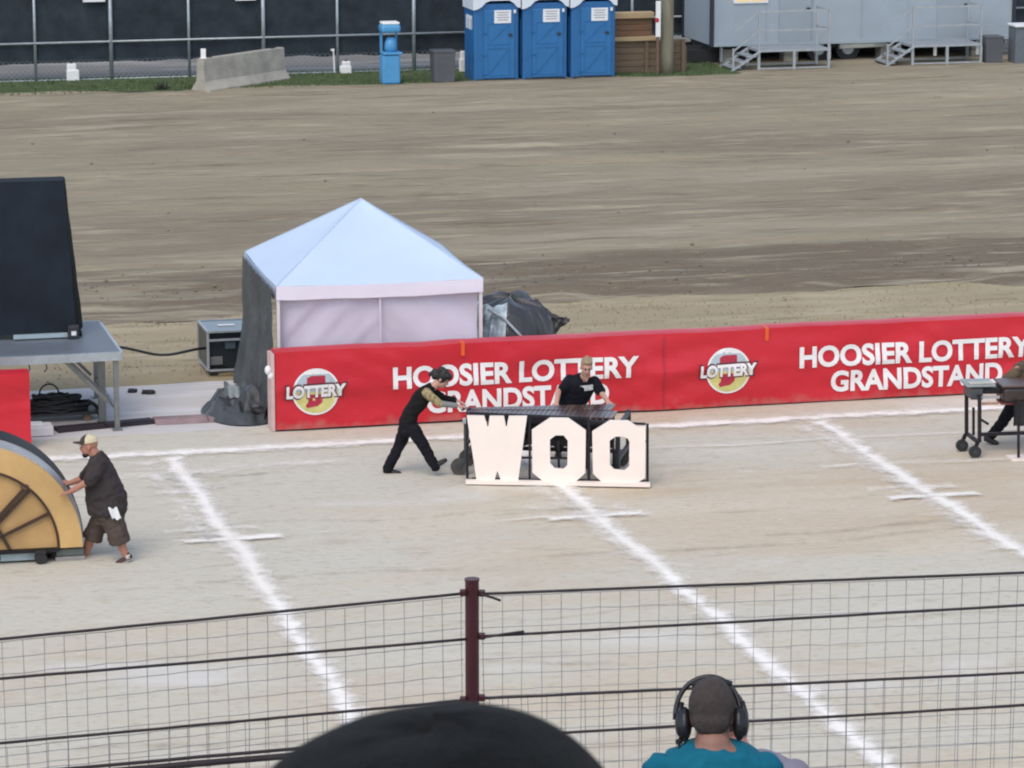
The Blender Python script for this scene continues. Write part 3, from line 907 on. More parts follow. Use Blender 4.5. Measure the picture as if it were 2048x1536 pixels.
def banner(name, label, u0, L, H, D, mods, v=V_BAN):
    t = thing(name, label, 'banner', FV(u0, v), TH, 'red banner barriers along the side line')
    n = int(L / 0.08)
    def fn(s, w):
        x = s * L
        if w <= 0.6:
            z = 0.03 + (H - 0.03) * (w / 0.6) + (0.012 * nz(x * 0.9, 8) if w == 0 else (0.016 * nz(x * 0.7, 4) + 0.010 * nz(x * 2.1, 6)) * (w / 0.6))
            return Vector((x, -wrinkle(x, z) - 0.02, z))
        if w <= 0.75:
            q = (w - 0.6) / 0.15
            return Vector((x, q * D, H + (0.016 * nz(x * 0.7, 4) + 0.010 * nz(x * 2.1, 6)) + 0.012 * math.sin(math.pi * q)))
        q = (w - 0.75) / 0.25
        return Vector((x, D, H - (H - 0.03) * q))
    b = MB(); b.grid(fn, n, 40)
    # closed ends
    for x in (0.0, L):
        ring = [fn(x / L, j / 40) for j in range(41)]
        b.add(ring, [tuple(range(41)) if x else tuple(range(40, -1, -1))])
    b.build('vinyl_cover', m_red, t, local=True, smooth=False)
    b = MB(); b.box((L / 2, D / 2 + 0.01, 0.02), (L - 0.1, D - 0.08, 0.045)); b.build('barrier_foot', m_ldark, t, local=True)
    def printed(nm, vs, fs, x0, z0, m, off, parent, slant=0.0):
        me = bpy.data.meshes.new(nm)
        me.from_pydata([(q.x + x0, 0, q.y + z0 + slant * q.x) for q in vs], [], fs)
        bm = bmesh.new(); bm.from_mesh(me)
        xs = [q.co.x for q in bm.verts]
        k = math.floor(min(xs) / 0.1) * 0.1
        while k < max(xs):
            bmesh.ops.bisect_plane(bm, geom=bm.verts[:] + bm.edges[:] + bm.faces[:], plane_co=(k, 0, 0), plane_no=(1, 0, 0)); k += 0.1
        for z in [0.1 * i for i in range(1, 12)]:
            bmesh.ops.bisect_plane(bm, geom=bm.verts[:] + bm.edges[:] + bm.faces[:], plane_co=(0, 0, z), plane_no=(0, 0, 1))
        for q in bm.verts: q.co.y = -wrinkle(q.co.x, q.co.z) - 0.032 - off
        bm.to_mesh(me); bm.free()
        me.materials.append(m)
        return link(nm, me, parent)
    def disc(cx, cz, r, a0, a1, n=28, close=True):
        return [Vector((cx + r * math.cos(a0 + (a1 - a0) * i / n), cz + r * math.sin(a0 + (a1 - a0) * i / n), 0)) for i in range(n + (1 if close else 0))]
    for kind, x, z in mods:
        if kind == 'logo':
            r = 0.325
            rim = disc(x, z, r * 1.05, 0, 2 * math.pi, 40, False)
            lg = printed('emblem', rim, [tuple(range(len(rim)))], 0, 0, m_letter, 0.004, t)
            up = disc(x, z, r * 0.96, 0.0, math.pi)
            printed('emblem_sky', up, [tuple(range(len(up)))], 0, 0, m_lgrey, 0.006, lg)
            arch = disc(x, z + 0.02, r * 0.93, 0.9, math.pi - 0.9)
            printed('emblem_arch', arch, [tuple(range(len(arch)))], 0, 0, m_letter, 0.007, lg)
            dn = disc(x, z, r * 0.97, -math.pi, 0.0)
            printed('emblem_field', dn, [tuple(range(len(dn)))], 0, 0, m_lyel, 0.006, lg)
            def poly(nm, pts, m, off):
                return printed(nm, [Vector((x + a, z + c, 0)) for a, c in pts], [tuple(range(len(pts)))], 0, 0, m, off, lg)
            poly('emblem_gate', [(-0.135, 0.05), (0.135, 0.05), (0.13, 0.235), (-0.07, 0.235), (-0.135, 0.205)], m_lred, 0.009)
            poly('emblem_band', [(-0.11, 0.085), (0.11, 0.085), (0.11, 0.125), (-0.11, 0.125)], m_lpink, 0.011)
            poly('emblem_state', [(-0.13, -0.24), (-0.05, -0.225), (0.02, -0.215), (0.09, -0.16), (0.10, -0.11), (0.12, -0.04), (-0.12, -0.04), (-0.11, -0.15), (-0.15, -0.20)], m_lred, 0.009)
            vs, fs = text2d('LOTTERY', 0.91, 0.235, 0.075)
            printed('lettering_outline', vs, fs, x - 0.45, z - 0.115, m_ldark, 0.013, lg, 0.02)
            vs, fs = text2d('LOTTERY', 0.86, 0.19, 0.05)
            printed('lettering', vs, fs, x - 0.43, z - 0.095, m_letter, 0.016, lg, 0.02)
        elif kind == 'title':
            vs, fs = text2d('HOOSIER LOTTERY', 3.655, 0.325, 0.036)
            printed('lettering', vs, fs, x, 0.540, m_letter, 0.005, t)
            vs, fs = text2d('GRANDSTAND', 2.72, 0.325, 0.036)
            printed('lettering', vs, fs, x + 0.50, 0.155, m_letter, 0.005, t)
        elif kind == 'seam':
            sv = [Vector((x + 0.012 * (1 if q in (1, 2) else -1), 0.04 if q < 2 else 1.10, 0)) for q in range(4)]
            printed('sewn_seam', sv, [(0, 1, 2, 3)], 0, 0, m_lred, 0.003, t)
        elif kind == 'grommet':
            gv = disc(x, z, 0.018, 0, 2 * math.pi, 10, False)
            printed('grommet', gv, [tuple(range(10))], 0, 0, m_galv, 0.004, t)
        elif kind == 'clip':
            b = MB(); b.bar((x, -0.035, z - 0.05), (x, -0.035, z + 0.14), 0.055, 0.02, (0, 1, 0)); b.bar((x, -0.04, z + 0.13), (x, 0.1, z + 0.135), 0.055, 0.02)
            b.build('orange_clip', mat('orange_plastic', (0.72, 0.10, 0.02), 0.5), t, local=True)
    return t
u0 = 8.40
tb = banner('banner_barrier', 'long red banner barrier with emblems and white lettering behind the marimba', u0, 17.6, 1.16, 0.32,
            [('logo', 8.98 - u0, 0.565), ('title', 10.10 - u0, 0.86), ('clip', 11.13 - u0, 1.035), ('logo', 15.13 - u0, 0.565), ('title', 16.23 - u0, 0.86), ('clip', 15.72 - u0, 1.035), ('logo', 21.26 - u0, 0.565), ('title', 22.36 - u0, 0.86)] + [('seam', 14.15 - u0, 0), ('seam', 20.28 - u0, 0)])
b = MB(); b.box((-0.035, 0.15, 0.57), (0.05, 0.30, 1.12)); b.build('end_panel', mat('pale_pink_end', (0.62, 0.44, 0.40), 0.7, 0.12, 4), tb, local=True)
b = MB(); b.ell((-0.10, 0.02, 0.90), (0.05, 0.05, 0.07), 10); b.ell((-0.06, 0.02, 0.82), (0.05, 0.04, 0.06), 10); b.build('knotted_tie', m_white, tb, local=True, smooth=True)
ul = onv(60, 800, 46.95)[0]
banner('banner_barrier', 'plain red banner end beside the stage platform, left edge', ul - 4.2, 4.2, 1.10, 0.3, [], 46.95)

# ================================================================== TENT
m_roof = mat('sky_tinted_canopy_cloth', (0.52, 0.63, 0.77), 0.65, 0.03, 1.5, bump=0.15, bscale=3)  # white cloth with the sky's blue cast mixed into its colour
m_wall = mat('white_wall_cloth', (0.60, 0.57, 0.66), 0.7, 0.05, 1.5, bump=0.35, bscale=2.2)
m_pole = mat('white_pole', (0.66, 0.63, 0.62), 0.5, 0.05)
RT = math.radians(12.6)
TW, TD, ZE, ZV, ZA = 3.03, 3.05, 2.00, 1.80, 2.99
tent = thing('canopy_tent', 'white peaked canopy tent with one front wall standing behind the red banner', 'tent', FV(8.53, 47.82), RT)
cs = [(0, 0), (TW, 0), (TW, TD), (0, TD)]
for k in range(4):
    a, c = Vector((*cs[k], ZE)), Vector((*cs[(k + 1) % 4], ZE))
    ap = Vector((TW / 2, TD / 2, ZA))
    def rf(s, w, a=a, c=c, ap=ap, k=k):
        q = a.lerp(c, s).lerp(ap, w)
        sag = -0.05 * math.sin(math.pi * w) * math.sin(math.pi * s) - 0.02 * math.sin(math.pi * s) * (1 - w) + 0.012 * nz(s * 4, w * 3, k) * (1 - w)
        return q + Vector((0, 0, sag))
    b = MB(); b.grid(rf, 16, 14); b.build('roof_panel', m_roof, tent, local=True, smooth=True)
    n_ = (c - a).normalized().cross(Vector((0, 0, 1)))
    def vl(s, w, a=a, c=c, k=k, n_=n_):
        q = a.lerp(c, s)
        z = ZE + 0.005 - 0.02 * math.sin(math.pi * s) - w * (ZE - ZV + 0.012 * nz(s * 5, k))
        return Vector((q.x, q.y, z)) + n_ * (0.012 + 0.010 * w * nz(s * 7, w, k))
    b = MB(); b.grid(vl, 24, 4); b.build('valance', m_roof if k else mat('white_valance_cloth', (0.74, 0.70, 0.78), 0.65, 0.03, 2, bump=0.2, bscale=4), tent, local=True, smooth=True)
b = MB()
for k in range(4): b.tube([(*cs[k], ZE + 0.008), (TW / 2, TD / 2, ZA + 0.008)], 0.006, 5)
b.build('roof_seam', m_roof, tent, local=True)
for k in range(4):
    x, y = cs[k]
    x += 0.03 if x < 1 else -0.03; y += 0.03 if y < 1 else -0.03
    b = MB(); b.bar((x, y, 0.0), (x, y, ZE - 0.02), 0.045); b.box((x, y, 0.01), (0.12, 0.12, 0.02)); b.build('leg', m_pole, tent, local=True)
for half in (0, 1):
    x0, x1 = (0.06, TW / 2 - 0.003) if half == 0 else (TW / 2 + 0.003, TW - 0.06)
    def wl(s, w, x0=x0, x1=x1, half=half):
        x = x0 + (x1 - x0) * s
        z = 0.08 + w * (ZE - 0.12)
        cor = s if half == 0 else 1 - s
        fold = 0.10 * nz(cor * 3.2 + (1 - w) * 3.4, (1 - w) * 1.1 + half * 4, 2) * (1 - 0.6 * cor) + 0.03 * (0.4 - abs(nz(cor * 5 + (1 - w) * 6.0, w * 1.3 + half * 3, 8))) + 0.02 * nz(x * 3, z * 1.5, 6)
        return Vector((x, 0.10 + fold + (0.006 if half else 0), z))
    b = MB(); b.grid(wl, 44, 36); b.build('front_wall', m_wall, tent, local=True, smooth=True)
b = MB(); b.box((TW / 2, 0.03, 1.0), (0.03, 0.02, 1.84)); b.build('zip_strip', m_wall, tent, local=True)

# grey tarpaulin hanging on the tent's left side, spread on the ground
m_tarp = mat('grey_tarpaulin', (0.060, 0.068, 0.073), 0.5, 0.35, 2.2, bump=0.9, bscale=5, spec=0.4)
tp = thing('grey_tarpaulin', 'dark grey tarpaulin hanging from the left side of the tent and bunched on the ground', 'tarpaulin', FV(8.53, 47.82), RT)
def drape(s, w):
    y = -0.02 + s * (TD - 0.05)
    z = (1 - w) * (ZE - 0.1) + 0.06
    flare = 0.03 + 0.10 * w ** 2.0 + 0.12 * max(0, w - 0.6) * (0.3 + s)
    fold = 0.10 * nz(s * 5.5, w * 0.9, 3) * (0.3 + w) + 0.035 * (0.5 - abs(nz(s * 9 + w * 2.5, w * 2.2, 5)) * 2)
    return Vector((-0.05 - flare + fold, y, z))
b = MB(); b.grid(drape, 44, 26); b.build('hanging_sheet', m_tarp, tp, local=True, smooth=True)
def pile(s, w):
    a = 2 * math.pi * s
    r = w
    px, py = -0.42 + 0.58 * r * math.cos(a), 0.80 + 0.95 * r * math.sin(a)
    hgt = 0.30 * (1 - r ** 2.2) * (0.8 + 1.3 * nz(px * 3.6, py * 2.8, 2)) + (0.16 * (0.5 - abs(nz(px * 5.5 + 3, py * 4.5, 4)) * 2)) * (1 - r ** 3)
    return Vector((px + 0.06 * nz(a, r, 7) * r, py, max(0.012, hgt + 0.02)))
b = MB(); b.grid(pile, 80, 26, True); b.build('bunched_sheet', m_tarp, tp, local=True, smooth=True)
m_fold = mat('light_tarpaulin_lining', (0.20, 0.23, 0.24), 0.45, 0.2, 3)
def flap(s, w):
    return Vector((-0.68 + 0.26 * s, 0.62 + 0.05 * math.sin(6 * s) + 0.1 * w, 0.28 + 0.22 * w * (1 - 0.5 * s) + 0.05 * nz(s * 4, w * 3)))
b = MB(); b.grid(flap, 12, 6); b.build('turned_flap', m_fold, tp, local=True, smooth=True)

# black sandbag at the banner end
def bag(name, label, cat, p, d, m, rz=0.0, seed=0):
    b = MB()
    R = Matrix.Rotation(rz, 3, 'Z')
    b.ell((0, 0, 0), (0.5, 0.5, 0.5), 22)
    out = []
    for q in b.v:
        x, y, z = q
        sgn = lambda a: math.copysign(abs(2 * a) ** 0.6 / 2, a)
        k = 1 + 0.22 * nz(x * 4, y * 4 + seed, z * 4)
        v = Vector((sgn(x) * d[0] * k, sgn(y) * d[1] * k, (max(sgn(z), -0.42) + 0.42) * d[2] * k))
        out.append(Vector(p) + R @ v)
    b.v = out
    return tag(b.build(name, m, smooth=True), label, cat)
m_blackbag = mat('black_nylon', (0.018, 0.018, 0.02), 0.6, 0.3, 6, bump=0.4, bscale=12)
bag('sandbag', 'black sandbag lying against the left end of the long red banner', 'sandbag', G(527, 838), (0.34, 0.3, 0.22), m_blackbag, TH, 3)
bag('cable_pouch', 'small dark grey pouch on the concrete nearest the stage platform', 'pouch', G(265, 785), (0.14, 0.10, 0.06), m_blackbag, 0.2, 1)
bag('cable_pouch', 'small dark grey pouch on the concrete nearest the flight case', 'pouch', G(297, 788), (0.20, 0.12, 0.07), m_blackbag, -0.1, 2)

# covered heap to the right of the tent
hp = thing('covered_equipment', 'heap of equipment under black plastic sheet beside the tent behind the banner', 'covered equipment', FV(12.25, 49.0), TH)
m_plast = mat('black_plastic_sheet', (0.040, 0.040, 0.043), 0.42, 0.35, 2.2, bump=0.6, bscale=6, spec=0.6)
m_clear = mat('milky_plastic_sheet', (0.40, 0.48, 0.51), 0.3, 0.6, 5.0, bump=0.6, bscale=6, spec=0.6)
prof = [(0.0, 0.66, 1.0), (0.25, 0.68, 0.98), (0.5, 0.66, 0.95), (0.72, 0.62, 0.90), (0.88, 0.54, 0.80), (0.97, 0.44, 0.62), (1.0, 0.28, 0.40), (1.01, 0.02, 0.03)]
def heap(s, w):
    a = 2 * math.pi * s
    k = w * (len(prof) - 1); i = min(int(k), len(prof) - 2); f_ = k - i
    z, rx, ry = [prof[i][j] * (1 - f_) + prof[i + 1][j] * f_ for j in range(3)]
    c, s_ = math.cos(a), math.sin(a)
    sq = lambda v: math.copysign(abs(v) ** 0.7, v)
    fold = 1 + 0.10 * nz(a * 1.9, z * 1.2, 1) + 0.09 * nz(c * 4.5, s_ * 4.5, z * 2.2) + 0.04 * nz(c * 11, s_ * 11, z * 4)
    skew = 0.16 * nz(c * 1.3, s_ * 1.3, 4)
    return Vector((0.02 + sq(c) * rx * fold + 0.02 * z, sq(s_) * ry * 0.75 * fold, z * (1.50 + skew * 0.5 - 0.10 * abs(c + 0.2) + 0.10 * nz(c * 3.1 * (1 - z * 0.4), s_ * 3.1, 7))))
b = MB(); b.grid(heap, 64, 36, True); b.build('black_sheet', m_plast, hp, local=True, smooth=False)
def clr(s, w):
    q = heap(0.45 + 0.26 * s, 0.05 + 0.70 * w)
    c = Vector((0, 0, q.z))
    o_ = (q - c); o_.z = 0
    return q + o_.normalized() * (0.035 + 0.06 * max(0, nz(s * 6, w * 5, 3)))
b = MB(); b.grid(clr, 26, 22); b.build('milky_sheet', m_clear, hp, local=True, smooth=False)
b = MB(); b.tube([(-0.46, -0.60, 1.42), (-0.25, -0.66, 1.30), (-0.02, -0.72, 1.05), (0.04, -0.74, 0.98)], 0.022, 8); b.build('tube_edge', mat('pale_tube', (0.42, 0.47, 0.48), 0.4), hp, local=True, smooth=True)
b = MB(); b.tube([(0.12, -0.74, 1.0), (0.20, -0.76, 0.85), (0.26, -0.76, 0.6), (0.28, -0.76, 0.4)], 0.022, 8); b.build('tube_edge', mat('pale_tube', (0.42, 0.47, 0.48), 0.4), hp, local=True, smooth=True)
def tail(s, w):
    return Vector((0.45 + 0.50 * s, 0.0 + 0.3 * (w - 0.5) * (1 - s) + 0.05 * nz(s * 6, w * 6, 2), 0.98 + 0.10 * s + 0.85 * (w - 0.5) * (1.0 - s) ** 1.3 + 0.07 * nz(s * 5, w * 5)))
b = MB(); b.grid(tail, 10, 8); b.build('loose_corner', m_plast, hp, local=True)

# flight case
m_case = mat('black_laminate', (0.022, 0.027, 0.030), 0.35, 0.2, 3)
m_case2 = mat('slate_laminate', (0.10, 0.135, 0.15), 0.3, 0.12, 3)
pc = G(417, 758)
uc, vc = UV(pc)
fc = thing('flight_case', 'black flight case with metal edges and open front beside the grey tarpaulin', 'flight case', FV(uc, vc, 0.0), TH)
cw, cdp, ch, z0 = 0.80, 0.92, 0.60, 0.13
b = MB(); b.box((cw / 2, cdp / 2 + 0.06, z0 + ch / 2), (cw - 0.02, cdp - 0.14, ch - 0.02)); b.build('case_shell', m_case, fc, local=True)
b = MB(); b.box((cw / 2, cdp / 2, z0 + ch - 0.005), (cw - 0.03, cdp - 0.03, 0.02)); b.build('lid_panel', m_case2, fc, local=True)
for x in (0.012, cw - 0.012):
    b = MB(); b.box((x, cdp / 2, z0 + ch / 2), (0.012, cdp - 0.03, ch - 0.03)); b.build('side_panel', m_case, fc, local=True)
e = 0.035
for x in (0, cw):
    for y in (0, cdp):
        b = MB(); b.bar((x, y, z0), (x, y, z0 + ch), e); b.build('edge_trim', m_alu, fc, local=True)
    for z in (z0, z0 + ch):
        b = MB(); b.bar((x, 0.018, z), (x, cdp - 0.018, z), e - 0.004); b.build('edge_trim', m_alu, fc, local=True)
for y in (0, cdp):
    for z in (z0, z0 + ch, z0 + ch - 0.13):
        if z > z0 + 0.3 and z < z0 + ch - 0.01 and y: continue
        b = MB(); b.bar((0.018, y, z), (cw - 0.018, y, z), e - 0.003); b.build('edge_trim', m_alu, fc, local=True)
b = MB(); b.bbox((0.14, 0.10, z0 + 0.13), (0.20, 0.05, 0.13), 0.01); b.build('equipment_panel', mat('grey_panel', (0.16, 0.16, 0.155), 0.5), fc, local=True)
b = MB(); b.bbox((0.36, 0.10, z0 + 0.36), (0.16, 0.05, 0.10), 0.01); b.build('power_panel', m_case2, fc, local=True)
for x in (0.1, cw - 0.1):
    for y in (0.1, cdp - 0.1):
        b = MB(); b.cyl((x, y - 0.02, 0.06), (x, y + 0.02, 0.06), 0.06, n=14); b.box((x, y, 0.12), (0.08, 0.09, 0.03)); b.build('caster', m_dark, fc, local=True)
b = MB(); b.bbox((cw * 0.45, cdp * 0.5, z0 + ch + 0.012), (0.26, 0.08, 0.012), 0.003); b.build('case_sticker', m_sheet, fc, local=True)

# ================================================================== STAGE PLATFORM
m_deck = mat('slate_deck_board', (0.13, 0.15, 0.175), 0.5, 0.14, 2, bump=0.15, bscale=20)
ZD = 1.17
st = thing('stage_platform', 'raised grey stage platform on metal legs carrying the black screen', 'stage platform', FV(6.28, 47.86), TH)
b = MB(); b.bbox((-2.4, 1.2, ZD - 0.035), (4.8, 2.4, 0.05), 0.01); b.build('deck_board', m_deck, st, local=True)
for y in (0.0, 2.4):
    b = MB(); b.box((-2.4, y + (0.02 if y else -0.02), ZD - 0.075), (4.84, 0.05, 0.12)); b.build('edge_rail', m_alu, st, local=True)
b = MB(); b.box((0.02, 1.2, ZD - 0.08), (0.05, 2.3, 0.11)); b.build('edge_rail', m_alu, st, local=True)
m_leg = mat('grey_steel_leg', (0.24, 0.24, 0.235), 0.45, 0.15, 6, metal=0.6)
for x, y in ((-0.06, 0.05), (-0.06, 2.35), (-2.4, 0.05), (-2.4, 2.35), (-0.20, 0.60)):
    b = MB(); b.bar((x, y, 0), (x, y, ZD - 0.14), 0.07 if y != 0.60 else 0.10); b.box((x, y, 0.012), (0.14, 0.14, 0.024)); b.build('leg', m_leg, st, local=True)
for y in (0.3, 0.60, 2.3):
    b = MB(); b.bar((-0.14, y, 0.36), (-0.80, y, ZD - 0.12), 0.045 if y != 0.6 else 0.09); b.build('brace', m_leg, st, local=True)
b = MB(); b.bar((-0.06, 0.1, 0.3), (-0.06, 2.3, 0.3), 0.04); b.build('stretcher', m_leg, st, local=True)
for x in (-1.30, -1.06):
    b = MB(); b.tube([(x, -0.03, ZD - 0.13), (x + 0.01, -0.05, ZD - 0.2), (x - 0.03, -0.06, ZD - 0.25)], 0.012, 6); b.build('hook', m_dark, st, local=True)

# black screen on the deck
m_scr = mat('black_screen_face', (0.017, 0.023, 0.031), 0.85, 0.3, 1.0, bump=0.2, bscale=6, spec=0.15)
m_scr2 = mat('black_screen_side', (0.016, 0.018, 0.016), 0.85, 0.3, 2, spec=0.15)
sc = thing('stage_screen', 'tall black screen cabinet standing on the stage platform at the left edge', 'screen', FV(5.92, 49.05, ZD - 0.01), TH)
Hs = 2.26
b = MB()
fl, bl = [(-3.4, 0.0, 0.07), (-0.11, 0.0, 0.07), (-0.20, 0.28, Hs), (-3.4, 0.28, Hs)], 0.75
b.add(fl + [(-3.4, bl, 0.07), (0.0, bl, 0.10), (-0.16, bl, Hs - 0.01), (-3.4, bl, Hs)],
      [(0, 1, 2, 3), (7, 6, 5, 4), (0, 4, 5, 1), (3, 2, 6, 7), (0, 3, 7, 4)])
b.build('screen_face', m_scr, sc, local=True)
def sid(s, w):
    a = Vector(fl[1]).lerp(Vector(fl[2]), w); c = Vector((0.0, bl, 0.10)).lerp(Vector((-0.16, bl, Hs - 0.01)), w)
    q = a.lerp(c, s)
    return q + Vector((0.085 * math.sin(math.pi * s) * (1 - 0.8 * w) + 0.012 * nz(s * 5, w * 6), 0, 0))
b = MB(); b.grid(sid, 8, 16); b.build('screen_side', m_scr2, sc, local=True, smooth=True)
b = MB(); b.box((-0.62, -0.06, 0.055), (0.82, 0.05, 0.06)); b.build('light_strip', mat('pale_strip', (0.34, 0.42, 0.45), 0.4), sc, local=True)
b = MB(); b.bbox((-0.17, -0.10, 0.10), (0.16, 0.12, 0.20), 0.02); b.build('corner_bracket', m_dark, sc, local=True)
b = MB(); b.bar((-0.05, 0.06, 0.0), (-0.12, 0.10, 0.30), 0.05); b.build('side_bracket', m_scr2, sc, local=True)
b = MB(); b.box((-0.17, -0.165, 0.09), (0.07, 0.012, 0.06)); b.build('bracket_label', m_sheet, sc, local=True)
for x in (-0.3, -1.6, -3.1):
    b = MB(); b.box((x, 0.38, 0.035), (0.12, 0.7, 0.07)); b.build('foot_beam', m_dark, sc, local=True)

# power cable from the platform to the flight case
pA, pB = FV(6.30, 48.7, ZD - 0.1), FV(uc, vc + 0.3, 0.42)
b = MB(); pts = []
for k in range(17):
    s = k / 16
    q = pA.lerp(pB, s); q.z -= 0.10 * math.sin(math.pi * s) - 0.015 * math.sin(9 * s)
    pts.append(q)
b.tube(pts, 0.022, 6)
tag(b.build('power_cable', mat('black_rubber', (0.02, 0.02, 0.02), 0.6), smooth=True), 'black cable slung from the stage platform to the flight case', 'cable')

# cable dolly under the platform
m_rub = mat('black_rubber', (0.02, 0.02, 0.02), 0.6)
pdl = G(130, 838)
dl = thing('cable_dolly', 'low dolly piled with coiled black cable under the stage platform', 'dolly', FV(*UV(pdl)), TH)
b = MB(); b.box((-0.15, 0, 0.12), (1.25, 0.5, 0.04)); b.build('dolly_board', m_dark, dl, local=True)
for x, y in ((-0.6, -0.18), (0.30, -0.18), (-0.6, 0.18), (0.30, 0.18)):
    b = MB(); b.cyl((x, y - 0.02, 0.055), (x, y + 0.02, 0.055), 0.055, n=12); b.box((x, y, 0.1), (0.05, 0.06, 0.04)); b.build('caster', mat('tan_caster', (0.22, 0.14, 0.09), 0.6), dl, local=True)
for k in range(7):
    pts = []
    cx, cy, r0 = -0.15 + 0.07 * (k % 3) - 0.05, 0.02 * (k % 2), 0.52 - 0.045 * k
    for j in range(41):
        a = 2 * math.pi * j / 40
        pts.append((cx + r0 * math.cos(a) * (1 + 0.06 * nz(a, k)), cy + 0.42 * r0 * math.sin(a), 0.165 + 0.032 * k + 0.03 * nz(math.cos(a) * 2, math.sin(a) * 2, k)))
    b = MB(); b.tube(pts, 0.026, 6, False); b.build('cable_coil', m_rub, dl, local=True, smooth=True)
b = MB(); b.tube([(0.36 + 0.02 * k, -0.05, 0.24) if k == 0 else (0.30 + 0.20 * math.sin(k * 0.22), -0.05, 0.26 - 0.03 * k + 0.04 * math.sin(k * 0.5)) for k in range(8)], 0.03, 6); b.build('cable_tail', m_rub, dl, local=True, smooth=True)
b = MB(); b.tube([(-0.22 + 0.14 * math.cos(a * math.pi / 10), 0, 0.38 + 0.15 * math.sin(a * math.pi / 10)) for a in range(11)], 0.014, 6); b.build('handle', m_dark, dl, local=True, smooth=True)

# cable ramps along the back of the field
m_ramp_shade = mat('deck_shaded_ramp', (0.020, 0.012, 0.018), 0.7, 0.3, 5)  # shade under the platform is put into this ramp's colour
m_ramp2 = mat('faded_red_ramp', (0.27, 0.19, 0.19), 0.85, 0.3, 2.5, bump=0.3)
def ramp(a, c, m, w, label):
    pa_, pb_ = G(*a), G(*c)
    d = pb_ - pa_; L = d.length
    t = thing('cable_ramp', label, 'cable ramp', pa_, math.atan2(d.y, d.x))
    n = max(2, round(L / 0.9))
    for k in range(n):
        x0, x1 = L * k / n, L * (k + 1) / n - 0.012
        b = MB(); b.prism([(x0, -w / 2, 0.005), (x0, -w * 0.24, 0.055), (x0, w * 0.24, 0.055), (x0, w / 2, 0.005)], (x1 - x0, 0, 0)); b.build('ramp_segment', m, t, local=True)
ramp((110, 862), (305, 844), m_ramp_shade, 0.34, 'cable ramp running under the stage platform, its black colour standing for shade')
ramp((308, 844), (520, 834), m_ramp2, 0.50, 'faded red cable ramp between the platform and the tarpaulin')
t = thing('white_block', 'white foam block on the ground between red banner end and platform', 'block', FV(*UV(G(92, 873))), TH)
b = MB(); b.bbox((-0.06, 0.18, 0.07), (0.34, 0.36, 0.13), 0.012); b.build('foam_slab', mat('off_white_foam', (0.70, 0.66, 0.64), 0.8, 0.05), t, local=True)
b = MB(); b.bbox((-0.12, 0.24, 0.145), (0.2, 0.2, 0.02), 0.005); b.build('paper_sheet', m_sheet, t, local=True)

# ================================================================== PEOPLE (helpers)
def unit(v): return Vector(v).normalized()
def chain(b, pts, rs, n=12):
    """tapered limb with round joints"""
    b.tube(pts, list(rs), n)
    for p, r in zip(pts, rs): b.ell(p, r, n)
def trunk(b, rings, side):
    """rings: (centre, half width along side, half depth); closed torso"""
    side = unit(side)
    n = 20
    vs, fs = [], []
    for i, (c, a, d) in enumerate(rings):
        t = unit(Vector(rings[min(i + 1, len(rings) - 1)][0]) - Vector(rings[max(i - 1, 0)][0]))
        s_ = unit(side - t * side.dot(t))
        f = t.cross(s_)
        for k in range(n):
            w = 2 * math.pi * k / n
            cc, ss = math.cos(w), math.sin(w)
            vs.append(Vector(c) + s_ * (a * math.copysign(abs(cc) ** 0.85, cc)) + f * (d * math.copysign(abs(ss) ** 0.85, ss)))
    for i in range(len(rings) - 1):
        for k in range(n):
            fs.append((i * n + k, i * n + (k + 1) % n, (i + 1) * n + (k + 1) % n, (i + 1) * n + k))
    fs += [tuple(range(n - 1, -1, -1)), tuple((len(rings) - 1) * n + k for k in range(n))]
    b.add(vs, fs)
def head(b, c, fwd, up, k=1.0):
    fwd, up = unit(fwd), unit(up)
    up = unit(up - fwd * up.dot(fwd)); sd_ = fwd.cross(up)
    ax = [sd_, fwd, up]
    P = lambda s, f, u: Vector(c) + (sd_ * s + fwd * f + up * u) * k
    b.ell(P(0, -0.012, 0.025), (0.076 * k, 0.096 * k, 0.095 * k), 18, ax)
    b.ell(P(0, 0.022, -0.045), (0.060 * k, 0.072 * k, 0.080 * k), 16, ax)
    b.ell(P(0, 0.058, -0.095), (0.032 * k, 0.030 * k, 0.026 * k), 12, ax)
    b.ell(P(0, 0.100, -0.025), (0.014 * k, 0.020 * k, 0.028 * k), 10, ax)
    b.ell(P(0, 0.082, -0.066), (0.026 * k, 0.016 * k, 0.012 * k), 10, ax)
    b.ell(P(0, 0.076, 0.022), (0.050 * k, 0.020 * k, 0.013 * k), 10, ax)
    for s in (-1, 1): b.ell(P(s * 0.079, -0.008, -0.02), (0.010 * k, 0.020 * k, 0.033 * k), 10, ax)
    return P, ax
